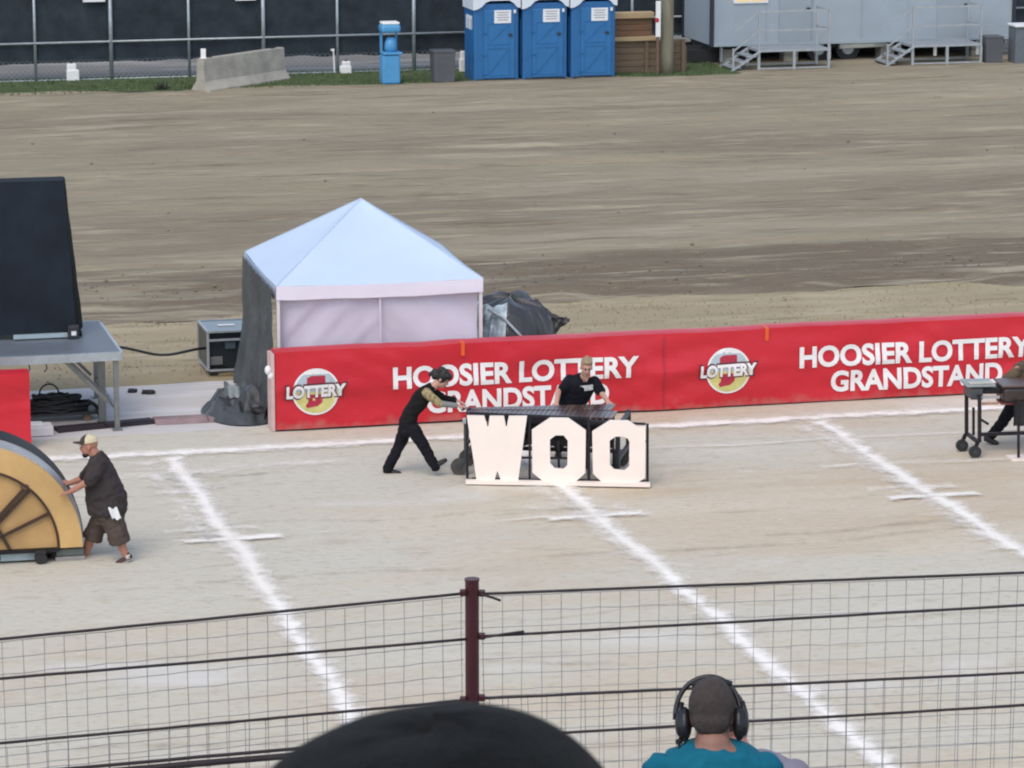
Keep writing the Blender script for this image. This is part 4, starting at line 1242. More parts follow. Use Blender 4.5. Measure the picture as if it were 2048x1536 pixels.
def hand(b, wr, d, side, palm, curl=0.5, k=1.0, thumb=1):
    """wr wrist, d pointing direction, side knuckle row, palm facing direction"""
    d, side, palm = unit(d), unit(side), unit(palm)
    ax = [side, d, palm]
    c = Vector(wr) + d * 0.05 * k
    b.ell(c, (0.042 * k, 0.055 * k, 0.018 * k), 12, ax)
    for i, (o, L) in enumerate(((-0.031, 0.068), (-0.010, 0.080), (0.011, 0.075), (0.032, 0.058))):
        p0 = Vector(wr) + d * 0.080 * k + side * o * k
        p1 = p0 + (d + palm * curl * 0.5) .normalized() * L * 0.5 * k
        p2 = p1 + (d * (1 - curl) + palm * curl * 1.2).normalized() * L * 0.5 * k
        chain(b, [p0, p1, p2], [0.010 * k, 0.0095 * k, 0.0085 * k], 8)
    p0 = Vector(wr) + d * 0.025 * k - side * thumb * 0.034 * k
    p1 = p0 + (d * 0.6 - side * thumb * 0.7 + palm * 0.3).normalized() * 0.04 * k
    chain(b, [p0, p1, p1 + (d + palm * 0.5).normalized() * 0.035 * k], [0.013 * k, 0.011 * k, 0.009 * k], 8)
def shoe(name, m, parent, heel, toe, up=(0, 0, 1), w=0.046, h=0.075):
    heel, toe = Vector(heel), Vector(toe)
    f = unit(toe - heel); L = (toe - heel).length
    s_ = unit(f.cross(Vector(up))); u = s_.cross(f)
    b = MB()
    ax = [s_, f, u]
    b.ell(heel + f * 0.05 + u * h * 0.55, (w * 0.9, 0.062, h * 0.62), 14, ax)
    b.ell(heel + f * L * 0.5 + u * h * 0.42, (w, L * 0.42, h * 0.45), 14, ax)
    b.ell(toe - f * 0.065 + u * h * 0.36, (w * 1.05, 0.075, h * 0.38), 14, ax)
    b.ell(heel + f * 0.055 + u * h * 1.05, (w * 0.8, 0.050, h * 0.5), 12, ax)
    o = fused(name, b, m, parent, 0.007, 3)
    q = MB()
    ring = []
    for k in range(18):
        a = 2 * math.pi * k / 18
        fl = L / 2 * math.cos(a); wd = w * (1.06 if math.cos(a) > -0.2 else 0.92) * math.sin(a)
        ring.append(heel + f * (L / 2 + fl) + s_ * wd - u * 0.004)
    q.prism(ring, u * 0.022)
    q.build('sole', mat('pale_sole', (0.30, 0.28, 0.26), 0.8) if 'trainer' in name else mat('black_rubber', (0.02, 0.02, 0.02), 0.6), o)
    return o
def skin_mat(name, col): return mat(name, col, 0.55, 0.10, 14, spec=0.35)
m_skinA = skin_mat('tanned_skin', (0.40, 0.185, 0.130))
m_skinB = skin_mat('fair_skin', (0.52, 0.29, 0.215))
m_skinE = skin_mat('brown_skin', (0.28, 0.145, 0.105))  # even brown skin tone of the nearer spectators
m_eye = mat('dark_eye', (0.03, 0.02, 0.02), 0.3)
def face(P, ax, t, brow=True):
    for s in (-1, 1):
        b = MB(); b.ell(P(s * 0.030, 0.087, 0.002), (0.013, 0.008, 0.008), 10, ax); b.build('eye', m_eye, t, smooth=True)
        b = MB(); b.ell(P(s * 0.031, 0.094, 0.024), (0.020, 0.008, 0.005), 8, ax); b.build('eyebrow', mat('brown_brow', (0.10, 0.065, 0.04), 0.8), t, smooth=True)
    b = MB(); b.ell(P(0, 0.097, -0.066), (0.022, 0.005, 0.004), 10, ax); b.build('mouth', mat('dark_lips', (0.20, 0.07, 0.06), 0.5), t, smooth=True)
def ctrail(pts):      # smooth polyline through points
    return [Vector(p) for p in pts]

# ================================================================== HALF-WHEEL PROP AND THE MAN PUSHING IT
m_gold = mat('ochre_painted_panel', (0.60, 0.37, 0.145), 0.55, 0.14, 1.2, col2=(0.36, 0.215, 0.09))
m_gold2 = mat('ochre_painted_rim', (0.64, 0.41, 0.16), 0.5, 0.16, 1.6, col2=(0.48, 0.30, 0.12))
m_brown = mat('dark_brown_strip', (0.045, 0.022, 0.014), 0.6, 0.2, 5)
m_shellg = mat('grey_shell', (0.30, 0.29, 0.28), 0.35, 0.25, 2)
m_shellb = mat('black_shell', (0.014, 0.013, 0.015), 0.6, 0.3, 3, spec=0.25)
YW = 40.35
cc = W(-51, 1105, YW)
zc = cc.z
sc1 = (W(165, 1105, YW) - cc).length            # outer radius
pw = thing('half_wheel_prop', 'ochre half-wheel stage prop with dark spokes rolling on casters at the left edge', 'stage prop', (cc.x, YW, 0), TH * 0.85)
R1 = sc1
def arc(r, a0, a1, n, y, z0=zc): return [(r * math.cos(a0 + (a1 - a0) * i / n), y, z0 + r * math.sin(a0 + (a1 - a0) * i / n)) for i in range(n + 1)]
b = MB(); b.prism(arc(R1 * 0.80, 0, math.pi, 40, 0.06), (0, 0.05, 0)); b.build('inner_panel', m_gold, pw, local=True)
o1, i1 = arc(R1, 0, math.pi, 40, 0.0), arc(R1 * 0.775, 0, math.pi, 40, 0.0)
b = MB(); b.prism(o1 + i1[::-1], (0, 0.12, 0)); b.build('rim_board', m_gold2, pw, local=True)
o2, i2 = arc(R1 * 0.79, 0, math.pi, 40, -0.006), arc(R1 * 0.765, 0, math.pi, 40, -0.006)
b = MB(); b.prism(o2 + i2[::-1], (0, 0.03, 0)); b.build('rim_edge_strip', m_brown, pw, local=True)
def sl(nm, m, y0, y1, r0, r1):
    b = MB(); b.grid(lambda s, w: Vector(((r0 + (r1 - r0) * w) * math.cos(math.pi * s), y0 + (y1 - y0) * w, zc + (r0 + (r1 - r0) * w) * math.sin(math.pi * s))), 48, 4); b.build(nm, m, pw, local=True, smooth=True)
sl('shell_highlight', m_shellg, 0.121, 0.42, R1 * 1.0, R1 * 1.03)  # grey band paints the highlight along the dark shell
sl('shell_back', m_shellb, 0.42, 0.95, R1 * 1.035, R1 * 1.035)
sl('shell_edge', m_brown, 0.400, 0.425, R1 * 1.032, R1 * 1.036)
b = MB(); b.prism(arc(R1 * 1.03, 0, math.pi, 40, 0.95), (0, 0.03, 0)); b.build('back_panel', m_shellb, pw, local=True)
hubx = W(2, 1075, YW).x - cc.x; hubz = W(2, 1075, YW).z
def L2(x, y): q = W(x, y, YW); return Vector((q.x - cc.x, 0.025, q.z))
for a, c, w in (((-14, 1050), (80, 950), 0.040), ((-30, 1078), (62, 985), 0.030), ((4, 1077), (100, 1034), 0.034), ((-4, 1062), (19, 1103), 0.040), ((4, 1077), (-60, 1095), 0.03), ((-30, 1078), (-120, 960), 0.034), ((-60, 1050), (-170, 1010), 0.034), ((-50, 1062), (-55, 900), 0.034)):
    b = MB(); b.bar(L2(*a), L2(*c), w, 0.035, (0, 1, 0)); b.build('spoke', m_brown, pw, local=True)
b = MB(); b.ell(L2(52, 978), (0.07, 0.03, 0.06), 12); b.build('spoke_joint', mat('rusty_joint', (0.16, 0.08, 0.05), 0.6), pw, local=True, smooth=True)
b = MB(); b.box((-0.10, 0.45, zc - 0.025), (R1 * 1.72, 0.9, 0.04)); b.build('base_frame', m_shellb, pw, local=True)
for k in range(5):
    x = L2(74, 1120).x - 0.46 * k
    b = MB(); b.box((x - 0.22, 0.10, zc - 0.10), (0.44, 0.04, 0.10)); b.build('base_board', mat('pale_blue_board', (0.34, 0.42, 0.44), 0.6), pw, local=True)
b = MB(); b.box((-0.1, 0.3, zc - 0.165), (R1 * 1.6, 0.05, 0.03)); b.build('lower_bar', m_shellb, pw, local=True)
for x, y in ((L2(80, 1100).x, 0.0), (L2(98, 1100).x, 0.75), (-1.0, 0.0), (-1.0, 0.75)):
    b = MB(); b.cyl((x, y - 0.04, 0.075), (x, y + 0.04, 0.075), 0.075, n=16); b.box((x, y, 0.155), (0.13, 0.11, 0.03)); b.build('caster', m_rub, pw, local=True)
b = MB(); b.bbox((L2(140, 1100).x, 0.30, zc - 0.08), (0.34, 0.45, 0.09), 0.015); b.build('rim_foot', mat('grey_green_foot', (0.13, 0.15, 0.14), 0.6), pw, local=True)
b = MB(); b.bbox((L2(140, 1100).x, 0.30, zc - 0.16), (0.36, 0.47, 0.06), 0.01); b.build('rim_foot_pad', m_shellg, pw, local=True)

# the man
YM = 40.75
def M_(x, y, d=0.0): return W(x, y, YM + d)
m_shirt = mat('charcoal_shirt', (0.048, 0.040, 0.040), 0.95, 0.22, 5, bump=0.5, bscale=9, spec=0.15)
m_short = mat('brown_grey_shorts', (0.085, 0.064, 0.054), 0.95, 0.22, 5, bump=0.5, bscale=9, spec=0.15)
mp = thing('person', 'person in charcoal shirt, shorts and two-tone cap pushing the half-wheel prop', 'person', (M_(215, 1130).x, YM, 0), 0)
side = (0, 1, 0)
b = MB()
P, ax = head(b, M_(178, 891), (-1, 0.05, -0.15), (-0.12, 0, 1), 1.06)
chain(b, [M_(184, 900), M_(194, 916)], [0.068, 0.080])
trunk(b, [(M_(197, 918), 0.10, 0.07), (M_(199, 940), 0.20, 0.13), (M_(207, 970), 0.20, 0.19), (M_(213, 995), 0.20, 0.22), (M_(214, 1020), 0.19, 0.19)], side)
# arms
chain(b, [M_(192, 930, -.20), M_(178, 962, -.27), M_(143, 982, -.26)], [0.062, 0.052, 0.036])
chain(b, [M_(188, 928, .20), M_(164, 957, .24), M_(141, 966, .20)], [0.062, 0.048, 0.035])
hand(b, M_(143, 982, -.26), M_(122, 988, -.24) - M_(143, 982, -.26), (0, 1, 0.2), (-0.4, 0, -1), 0.5, 1.05, -1)
hand(b, M_(141, 966, .20), M_(122, 962, .20) - M_(141, 966, .20), (0, 1, 0.3), (-0.5, 0, -1), 0.6, 1.0, 1)
# legs
chain(b, [M_(222, 1030, -.10), M_(238, 1078, -.13), M_(252, 1112, -.13)], [0.10, 0.066, 0.042])
chain(b, [M_(202, 1030, .10), M_(182, 1072, .13), M_(170, 1112, .16)], [0.10, 0.070, 0.042])
fused('body', b, m_skinA, mp, 0.009, 3)
b = MB()
trunk(b, [(M_(192, 906), 0.085, 0.080), (M_(196, 916), 0.17, 0.105), (M_(198, 938), 0.235, 0.160), (M_(206, 970), 0.235, 0.215), (M_(212, 995), 0.235, 0.255), (M_(215, 1012), 0.235, 0.245), (M_(216, 1026), 0.225, 0.225)], side)
chain(b, [M_(195, 928, -.18), M_(187, 948, -.25), M_(181, 959, -.27)], [0.105, 0.092, 0.082])
chain(b, [M_(192, 928, .17), M_(178, 946, .22), M_(172, 952, .23)], [0.090, 0.080, 0.074])
fused('shirt', b, m_shirt, mp, 0.009, 3, fold=0.014)
b = MB()
trunk(b, [(M_(217, 1014), 0.205, 0.20), (M_(218, 1030), 0.205, 0.195), (M_(218, 1045), 0.18, 0.17)], side)
chain(b, [M_(224, 1038, -.09), M_(234, 1064, -.12)], [0.140, 0.128]); b.tube([M_(234, 1064, -.12), M_(240, 1086, -.125)], [0.128, 0.138], 14)
chain(b, [M_(205, 1038, .09), M_(192, 1060, .12)], [0.140, 0.122]); b.tube([M_(192, 1060, .12), M_(184, 1078, .13)], [0.122, 0.122], 14)
fused('shorts', b, m_short, mp, 0.010, 3, fold=0.012)
up_ = unit(Vector((-0.2, 0, 1)))
shoe('trainer', mat('dark_maroon_shoe', (0.065, 0.030, 0.028), 0.7, 0.3, 20), mp, M_(266, 1117, -.13), M_(229, 1134, -.14))
shoe('trainer', mat('dark_maroon_shoe', (0.065, 0.030, 0.028), 0.7), mp, M_(180, 1127, .16), M_(143, 1128, .16))
for p in ((M_(255, 1112, -.13)), (M_(171, 1114, .16))):
    b = MB(); b.cyl(p + Vector((0.01, 0, -0.03)), p + Vector((-0.004, 0, 0.02)), 0.046, 0.044, 14); b.build('sock', mat('grey_sock', (0.5, 0.47, 0.44), 0.9), mp, smooth=True)
# beard, cap
b = MB(); b.ell(P(0, 0.062, -0.105), (0.045, 0.042, 0.036), 12, ax); b.ell(P(0, 0.040, -0.098), (0.062, 0.055, 0.028), 12, ax); fused('beard', b, mat('dark_beard', (0.025, 0.016, 0.013), 0.9), mp, 0.006, 2)
face(P, ax, mp)
b = MB()
def crown(s, w, a0, a1):
    a = a0 + (a1 - a0) * s; e = w * math.pi / 2
    return P(0.088 * math.sin(a) * math.cos(e), -0.008 + 0.108 * math.cos(a) * math.cos(e), 0.042 + 0.092 * math.sin(e))
b.grid(lambda s, w: crown(s, w, -1.25, 1.25), 14, 8); capf = b.build('cap_front', mat('dark_cap_cloth', (0.045, 0.035, 0.030), 0.85), mp, smooth=True)
b = MB(); b.grid(lambda s, w: crown(s, w, 1.25, 2 * math.pi - 1.25), 18, 8); b.build('cap_back', mat('straw_cap_cloth', (0.58, 0.50, 0.33), 0.85, 0.12, 20), mp, smooth=True)
b = MB()
b.grid(lambda s, w: P(0.085 * math.sin(-1.1 + 2.2 * s) * (1 - 0.15 * w), 0.095 * math.cos(-1.1 + 2.2 * s) + 0.085 * w * math.cos((-1.1 + 2.2 * s) * 0.9), 0.046 + 0.014 * w - 0.02 * w * (2 * s - 1) ** 2), 10, 5)
k_ = len(b.v); b.add([q + ax[2] * 0.006 for q in b.v], b.f[:]); b.build('cap_bill', mat('dark_cap_cloth', (0.045, 0.035, 0.030), 0.85), mp, smooth=True)
# white cloth in the hip pocket
q0 = M_(226, 1026, -.245)
b = MB(); b.grid(lambda s, w: q0 + Vector((0.11 * (s - 0.5) + 0.05 * w, -0.028 - 0.02 * math.sin(6 * s + 3 * w) * 0.5, -0.14 * w + 0.07 + 0.015 * math.sin(9 * s))), 8, 8)
tag(b.build('white_cloth', m_sheet, smooth=True), 'white cloth tucked at the hip of the person in shorts', 'cloth')

# ================================================================== MARIMBA
m_frame = mat('grey_green_frame_steel', (0.055, 0.065, 0.07), 0.5, 0.2, 5, metal=0.4)
m_black = mat('black_frame_steel', (0.015, 0.014, 0.018), 0.45, 0.2, 5, metal=0.3)
ZM = 0.86
nl, nr, frr, fll = G(937, 826, ZM), G(1233, 838, ZM), G(1225, 809, ZM), G(933, 817, ZM)
ma = thing('marimba', 'dark marimba on a wheeled field frame behind the white letters', 'marimba', (nl.x, nl.y, 0), math.atan2((nr - nl).y, (nr - nl).x))
iv = TM[ma].inverted()
nl, nr, frr, fll = [iv @ q for q in (nl, nr, frr, fll)]
LM = nr.x
NB = 30
m_bars = [mat('rosewood_bar', (0.070, 0.034, 0.030), 0.28, 0.25, 4, spec=0.6), mat('worn_rosewood_bar', (0.115, 0.070, 0.052), 0.30, 0.25, 4, spec=0.6)]
for k in range(NB):
    s = (k + 0.5) / NB
    a, c = nl.lerp(nr, s), fll.lerp(frr, s)
    b = MB()
    w = LM / NB * 0.86
    for d0, d1, dz in ((0.02, 0.52, 0.0),) + ((0.53, 0.98, 0.006),):
        p0, p1 = a.lerp(c, d0), a.lerp(c, d1)
        b.box(((p0.x + p1.x) / 2, (p0.y + p1.y) / 2, ZM + dz), (w, (p1 - p0).length, 0.02))
        b.build('bar', m_bars[(k * 7 // 3) % 3 == 1], ma, local=True); b = MB()
for nm, e0, e1 in (('front_rail', nl, nr), ('back_rail', fll, frr)):
    b = MB(); b.bar(e0 + Vector((0, 0, -0.06)), e1 + Vector((0, 0, -0.06)), 0.05, 0.08); b.build(nm, m_black, ma, local=True)
for k in range(24):
    s = (k + 0.5) / 24
    p = nl.lerp(nr, s).lerp(fll.lerp(frr, s), 0.35)
    ln = 0.22 + 0.20 * s
    b = MB(); b.cyl((p.x, p.y, ZM - 0.05 - ln), (p.x, p.y, ZM - 0.04), 0.026 + 0.012 * s, n=10); b.build('resonator', m_black, ma, local=True, smooth=True)
m_bigwheel = mat('dusty_wheel_rubber', (0.075, 0.070, 0.062), 0.9, 0.3, 8)
for x, dpt in ((-0.03, (fll - nl).length), (LM + 0.02, (frr - nr).length)):
    dpt = max(dpt, 0.55)
    for y in (0.0, dpt):
        b = MB(); b.bar((x, y, 0.18), (x, y, ZM - 0.07), 0.06, 0.06); b.build('end_post', m_frame, ma, local=True)
        b = MB(); b.cyl((x - 0.10, y - 0.025, 0.115), (x - 0.10, y + 0.025, 0.115), 0.115, n=22); w_ = b.build('wheel', m_bigwheel, ma, local=True)
        b = MB(); b.cyl((x - 0.10, y - 0.032, 0.115), (x - 0.10, y + 0.032, 0.115), 0.05, n=14); b.build('hub', m_frame, w_, local=True)
        b = MB(); b.bar((x - 0.10, y, 0.12), (x, y, 0.27), 0.05, 0.075, (0, 1, 0)); b.build('fork', m_frame, ma, local=True)
    for z in (0.30, ZM - 0.11):
        b = MB(); b.bar((x, 0.03, z), (x, dpt - 0.03, z), 0.05); b.build('end_bar', m_frame, ma, local=True)
    b = MB(); b.bbox((x, -0.045, ZM - 0.10), (0.08, 0.05, 0.08), 0.01); b.build('clamp', m_alu, ma, local=True)
for y, z in ((0.25, 0.34), (0.02, 0.62)):
    b = MB(); b.bar((-0.0, y, z), (LM, y + 0.1, z), 0.05 if z < 0.5 else 0.035); b.build('long_bar', m_black, ma, local=True)
b = MB(); b.box((LM * 0.78, 0.28, 0.47), (0.05, 0.05, 0.75)); b.build('middle_post', m_black, ma, local=True)
# black cloth skirt hung under the keyboard
b = MB(); b.grid(lambda s, w: Vector((LM * (0.28 + 0.60 * s), 0.16 + 0.012 * math.sin(s * 40) + 0.02 * nz(s * 6, w * 2), ZM - 0.10 - 0.34 * w * (1 + 0.12 * nz(s * 5)))), 60, 6); b.build('cloth_skirt', m_blackbag, ma, local=True, smooth=True)
b = MB(); b.tube([(-0.10, 0.05, ZM + 0.03), (-0.05, 0.03, ZM + 0.06), (0.02, 0.02, ZM + 0.05)], 0.02, 8); b.build('handle', m_frame, ma, local=True, smooth=True)

# ================================================================== LETTER SIGN
SL, SR = G(934, 968), G(1299, 974)
dS = SR - SL; LS = dS.length
angS = math.atan2(dS.y, dS.x)
ls = thing('letter_sign', 'three big cream block letters on a dark frame with white base strip', 'letter sign', (SL.x, SL.y, 0), angS)
ivS = TM[ls].inverted()
nS = Vector((-math.sin(angS), math.cos(angS), 0))
def SP(zx, zy):          # enlarged-photo measure -> (s, z) on the sign plane
    x, y = 900 + zx / 4.876, 700 + zy / 4.876
    r = ray(x, y)
    o = Vector((0, 0, CAM_H))
    t = (SL - o).dot(nS) / r.dot(nS)
    q = ivS @ (o + r * t)
    return (q.x, q.z)
m_cream = mat('cream_letter_board', (0.88, 0.775, 0.69), 0.6, 0.03, 3)
def let(poly, y=-0.03): return [(SP(*q)[0], y, SP(*q)[1]) for q in poly]
Wp = [(165, 635), (335, 638), (366, 745), (374, 745), (388, 640), (527, 640), (546, 745), (554, 745), (575, 640), (752, 640), (665, 1275), (500, 1274), (468, 1180), (460, 1180), (432, 1274), (262, 1274)]
b = MB(); b.prism(let(Wp), (0, 0.04, 0)); b.build('letter', m_cream, ls, local=True)
O1o = [(975, 658), (1155, 660), (1325, 780), (1320, 1195), (1220, 1285), (920, 1285), (805, 1190), (800, 775)]
O1i = [(1030, 828), (1110, 828), (1150, 880), (1145, 1120), (1110, 1155), (1020, 1150), (978, 1100), (975, 870)]
b = MB(); b.ringprism(let(O1o), let(O1i), (0, 0.04, 0)); b.build('letter', m_cream, ls, local=True)
O2o = [(1560, 682), (1740, 685), (1830, 745), (1908, 748), (1904, 1240), (1815, 1300), (1490, 1292), (1395, 1200), (1388, 790)]
O2i = [(1615, 840), (1690, 840), (1735, 860), (1750, 890), (1748, 1130), (1700, 1170), (1600, 1160), (1560, 1115), (1558, 880)]
b = MB(); b.ringprism(let(O2o), let(O2i), (0, 0.04, 0)); b.build('letter', m_cream, ls, local=True)
def sbar(nm, a, c, w, m=m_black, y=0.03):
    p, q = SP(*a), SP(*c)
    b = MB(); b.bar((p[0], y, p[1]), (q[0], y, q[1]), w, w, (0, 1, 0)); b.build(nm, m, ls, local=True)
sbar('upright', (168, 615), (168, 1290), 0.035)
sbar('upright', (1925, 722), (1925, 1300), 0.035)
sbar('upright', (1352, 690), (1352, 1290), 0.04, y=0.05)
sbar('upright', (775, 650), (775, 1285), 0.03, y=0.05)
sbar('top_bar', (185, 618), (1340, 668), 0.03)
sbar('top_bar', (1365, 700), (1908, 726), 0.03)
sbar('cross_bar', (185, 1050), (1340, 1066), 0.028, y=0.05)
sbar('cross_bar', (185, 1268), (1908, 1284), 0.03)
for zx in (182, 1890):
    p = SP(zx, 890)
    b = MB(); b.ell((p[0], 0.0, p[1]), (0.035, 0.03, 0.028), 10); b.build('knob', m_black, ls, local=True, smooth=True)
p0, p1 = SP(165, 1300), SP(1925, 1320)
b = MB(); b.box((LS / 2, -0.05, 0.045), (LS + 0.02, 0.10, 0.05)); b.build('base_strip', m_cream, ls, local=True)
b = MB(); b.box((LS / 2, 0.10, 0.02), (LS - 0.1, 0.3, 0.03)); b.build('base_board', m_black, ls, local=True)
for k in range(3):
    b = MB(); b.bar((LS * (0.2 + 0.3 * k), 0.04, 0.6), (LS * (0.2 + 0.3 * k), 0.24, 0.05), 0.03); b.build('back_stay', m_black, ls, local=True)

# ================================================================== PERSON PUSHING THE MARIMBA (left)
YA = 45.25
def A_(x, y, d=0.0): return W(x, y, YA + d)
m_blk = mat('black_uniform_cloth', (0.013, 0.012, 0.012), 0.9, 0.25, 6, bump=0.5, bscale=10, spec=0.15)
m_nvy = mat('navy_black_trousers', (0.012, 0.012, 0.016), 0.9, 0.25, 6, bump=0.5, bscale=10, spec=0.15)
m_olive = mat('gold_patterned_sleeve', (0.30, 0.235, 0.115), 0.8, 0.45, 26, detail=2)
m_greys = mat('grey_forearm_sleeve', (0.22, 0.22, 0.21), 0.8, 0.15, 12)
pa = thing('person', 'person in black uniform with gold sleeve leaning forward to push the marimba', 'person', (A_(816, 940).x, YA, 0), 0)
b = MB()
P, ax = head(b, A_(884, 757), (0.82, -0.10, -0.50), (0.42, 0, 0.9), 0.98)
chain(b, [A_(877, 764), A_(866, 774)], [0.052, 0.056])
trunk(b, [(A_(860, 776), 0.09, 0.06), (A_(852, 786), 0.17, 0.095), (A_(838, 803), 0.155, 0.10), (A_(824, 824), 0.14, 0.09), (A_(817, 842), 0.15, 0.10), (A_(819, 858), 0.14, 0.09)], side)
chain(b, [A_(856, 785, -.17), A_(877, 806, -.21), A_(914, 811, -.16)], [0.050, 0.040, 0.028])
chain(b, [A_(864, 780, .17), A_(890, 798, .20), A_(913, 801, .17)], [0.050, 0.040, 0.028])
hand(b, A_(914, 811, -.16), A_(934, 814, -.14) - A_(914, 811, -.16), (0, 1, 0.1), (0.3, 0, -1), 0.5, 0.95, 1)
hand(b, A_(913, 801, .17), A_(932, 808, .15) - A_(913, 801, .17), (0, 1, 0.1), (0.3, 0, -1), 0.5, 0.95, -1)
chain(b, [A_(811, 858, .09), A_(798, 893, .10), A_(778, 935, .10)], [0.080, 0.055, 0.038])
chain(b, [A_(826, 858, -.09), A_(848, 893, -.10), A_(868, 930, -.10)], [0.080, 0.055, 0.038])
fused('body', b, m_skinB, pa, 0.008, 3)
b = MB()
trunk(b, [(A_(866, 771), 0.075, 0.055), (A_(860, 777), 0.13, 0.075), (A_(851, 787), 0.19, 0.110), (A_(837, 804), 0.175, 0.118), (A_(823, 825), 0.155, 0.105), (A_(816, 843), 0.165, 0.118), (A_(817, 856), 0.16, 0.11)], side)
chain(b, [A_(862, 782, .15), A_(890, 798, .20), A_(909, 801, .17)], [0.068, 0.052, 0.040])
fused('jacket', b, m_blk, pa, 0.008, 3, fold=0.009)
b = MB(); chain(b, [A_(853, 786, -.16), A_(864, 796, -.20), A_(880, 808, -.215)], [0.070, 0.060, 0.052]); fused('sleeve', b, m_olive, pa, 0.008, 2, fold=0.006)
b = MB(); chain(b, [A_(880, 807.5, -.215), A_(912, 811, -.165)], [0.047, 0.036]); fused('forearm_sleeve', b, m_greys, pa, 0.007, 2)
b = MB()
trunk(b, [(A_(816, 838), 0.160, 0.112), (A_(817, 848), 0.172, 0.126), (A_(818, 860), 0.172, 0.128), (A_(819, 869), 0.14, 0.09)], side)
chain(b, [A_(811, 858, .08), A_(798, 893, .10), A_(778, 932, .10), A_(776, 938, .10)], [0.098, 0.078, 0.070, 0.070])
chain(b, [A_(826, 858, -.08), A_(848, 893, -.10), A_(867, 928, -.10), A_(870, 933, -.10)], [0.098, 0.078, 0.070, 0.070])
fused('trousers', b, m_nvy, pa, 0.008, 3, fold=0.009)
m_bshoe = mat('black_shoe', (0.018, 0.016, 0.016), 0.5, 0.2, 9)
shoe('shoe', m_bshoe, pa, A_(766, 945, .10), A_(802, 950, .10))
shoe('shoe', m_bshoe, pa, A_(867, 940, -.10), A_(895, 921, -.10), up=(-0.3, 0, 1))
b = MB()
b.ell(P(0, -0.022, 0.042), (0.088, 0.104, 0.098), 18, ax); b.ell(P(0, 0.045, 0.075), (0.082, 0.075, 0.052), 14, ax); b.ell(P(0, 0.0, 0.0), (0.086, 0.07, 0.075), 14, ax)
b.ell(P(0, -0.10, -0.01), (0.072, 0.05, 0.065), 14, ax)
for k in range(26):
    a, e = random.uniform(0, 6.28), random.uniform(0.2, 1.4)
    b.ell(P(0.082 * math.cos(a) * math.cos(e), -0.03 + 0.10 * math.sin(a) * math.cos(e), 0.05 + 0.085 * math.sin(e)), 0.022, 8)
b.ell(P(0, -0.13, 0.03), (0.04, 0.05, 0.045), 12, ax)
chain(b, [P(0, -0.13, 0.02), P(0, -0.165, -0.02), P(0, -0.17, -0.06)], [0.032, 0.030, 0.016], 10)
fused('hair', b, mat('black_hair', (0.012, 0.010, 0.009), 0.6, 0.3, 30), pa, 0.007, 2)
face(P, ax, pa)

# ================================================================== PERSON BEHIND THE MARIMBA
YB = 46.25
def B_(x, y, d=0.0): return W(x, y, YB + d)
pb_ = thing('person', 'person in black printed polo leaning on the marimba from behind', 'person', (B_(1140, 900).x, YB, 0), 0)
xside = (1, 0, 0)
zB = lambda z, x, d=0.0: Vector((B_(x, 800).x, YB + d, z))
b = MB()
P, ax = head(b, B_(1173, 734, -.22), (0.12, -0.95, -0.30), (0.12, -0.25, 1), 1.0)
chain(b, [B_(1171, 744, -.17), B_(1166, 758, -.12)], [0.055, 0.060])
trunk(b, [(B_(1165, 757, -.10), 0.10, 0.07), (B_(1163, 766, -.08), 0.20, 0.11), (B_(1156, 785, -.02), 0.17, 0.11), (B_(1146, 806, .05), 0.15, 0.11), (B_(1141, 828, .08), 0.16, 0.11), (B_(1140, 846, .08), 0.15, 0.10)], xside)
chain(b, [B_(1136, 762, -.08), B_(1117, 782, -.14), B_(1113, 806, -.36)], [0.056, 0.044, 0.030])
chain(b, [B_(1192, 764, -.08), B_(1202, 785, -.14), B_(1216, 803, -.36)], [0.056, 0.044, 0.030])
hand(b, B_(1113, 806, -.36), (-0.1, -1, -0.25), (1, 0, 0), (0, -0.2, -1), 0.35, 1.0, 1)
hand(b, B_(1216, 803, -.36), (0.15, -1, -0.25), (1, 0, 0), (0, -0.2, -1), 0.35, 1.0, -1)
for sx in (-1, 1):
    chain(b, [zB(0.88, 1140 + sx * 13, .06), zB(0.48, 1138 + sx * 15, .04), zB(0.09, 1134 + sx * 16, .10)], [0.085, 0.058, 0.038])
fused('body', b, m_skinB, pb_, 0.008, 3)
m_polo = mat('black_polo_cloth', (0.011, 0.012, 0.017), 0.9, 0.25, 6, bump=0.5, bscale=10, spec=0.15)
b = MB()
trunk(b, [(B_(1168, 752, -.12), 0.075, 0.065), (B_(1165, 758, -.10), 0.13, 0.085), (B_(1163, 766, -.08), 0.215, 0.125), (B_(1156, 785, -.02), 0.19, 0.13), (B_(1146, 806, .05), 0.168, 0.13), (B_(1141, 826, .08), 0.175, 0.13)], xside)
chain(b, [B_(1140, 761, -.08), B_(1126, 775, -.12)], [0.082, 0.075])
chain(b, [B_(1188, 763, -.08), B_(1200, 781, -.13)], [0.080, 0.074])
fused('polo_shirt', b, m_polo, pb_, 0.008, 3, fold=0.01)
b = MB()
trunk(b, [(B_(1141, 822, .08), 0.172, 0.125), (B_(1140, 846, .08), 0.165, 0.12)], xside)
for sx in (-1, 1):
    chain(b, [zB(0.88, 1140 + sx * 13, .06), zB(0.48, 1138 + sx * 15, .04), zB(0.12, 1134 + sx * 16, .10)], [0.10, 0.082, 0.075])
fused('trousers', b, m_nvy, pb_, 0.008, 3, fold=0.009)
for sx in (-1, 1):
    q = zB(0.0, 1134 + sx * 16, .16); q.z = 0.012
    shoe('shoe', m_bshoe, pb_, q, q + Vector((0.02 * sx, -0.28, 0.0)))
b = MB(); b.ell(P(0, -0.024, 0.046), (0.083, 0.098, 0.090), 18, ax); b.ell(P(0.0, 0.045, 0.100), (0.066, 0.05, 0.03), 12, ax)
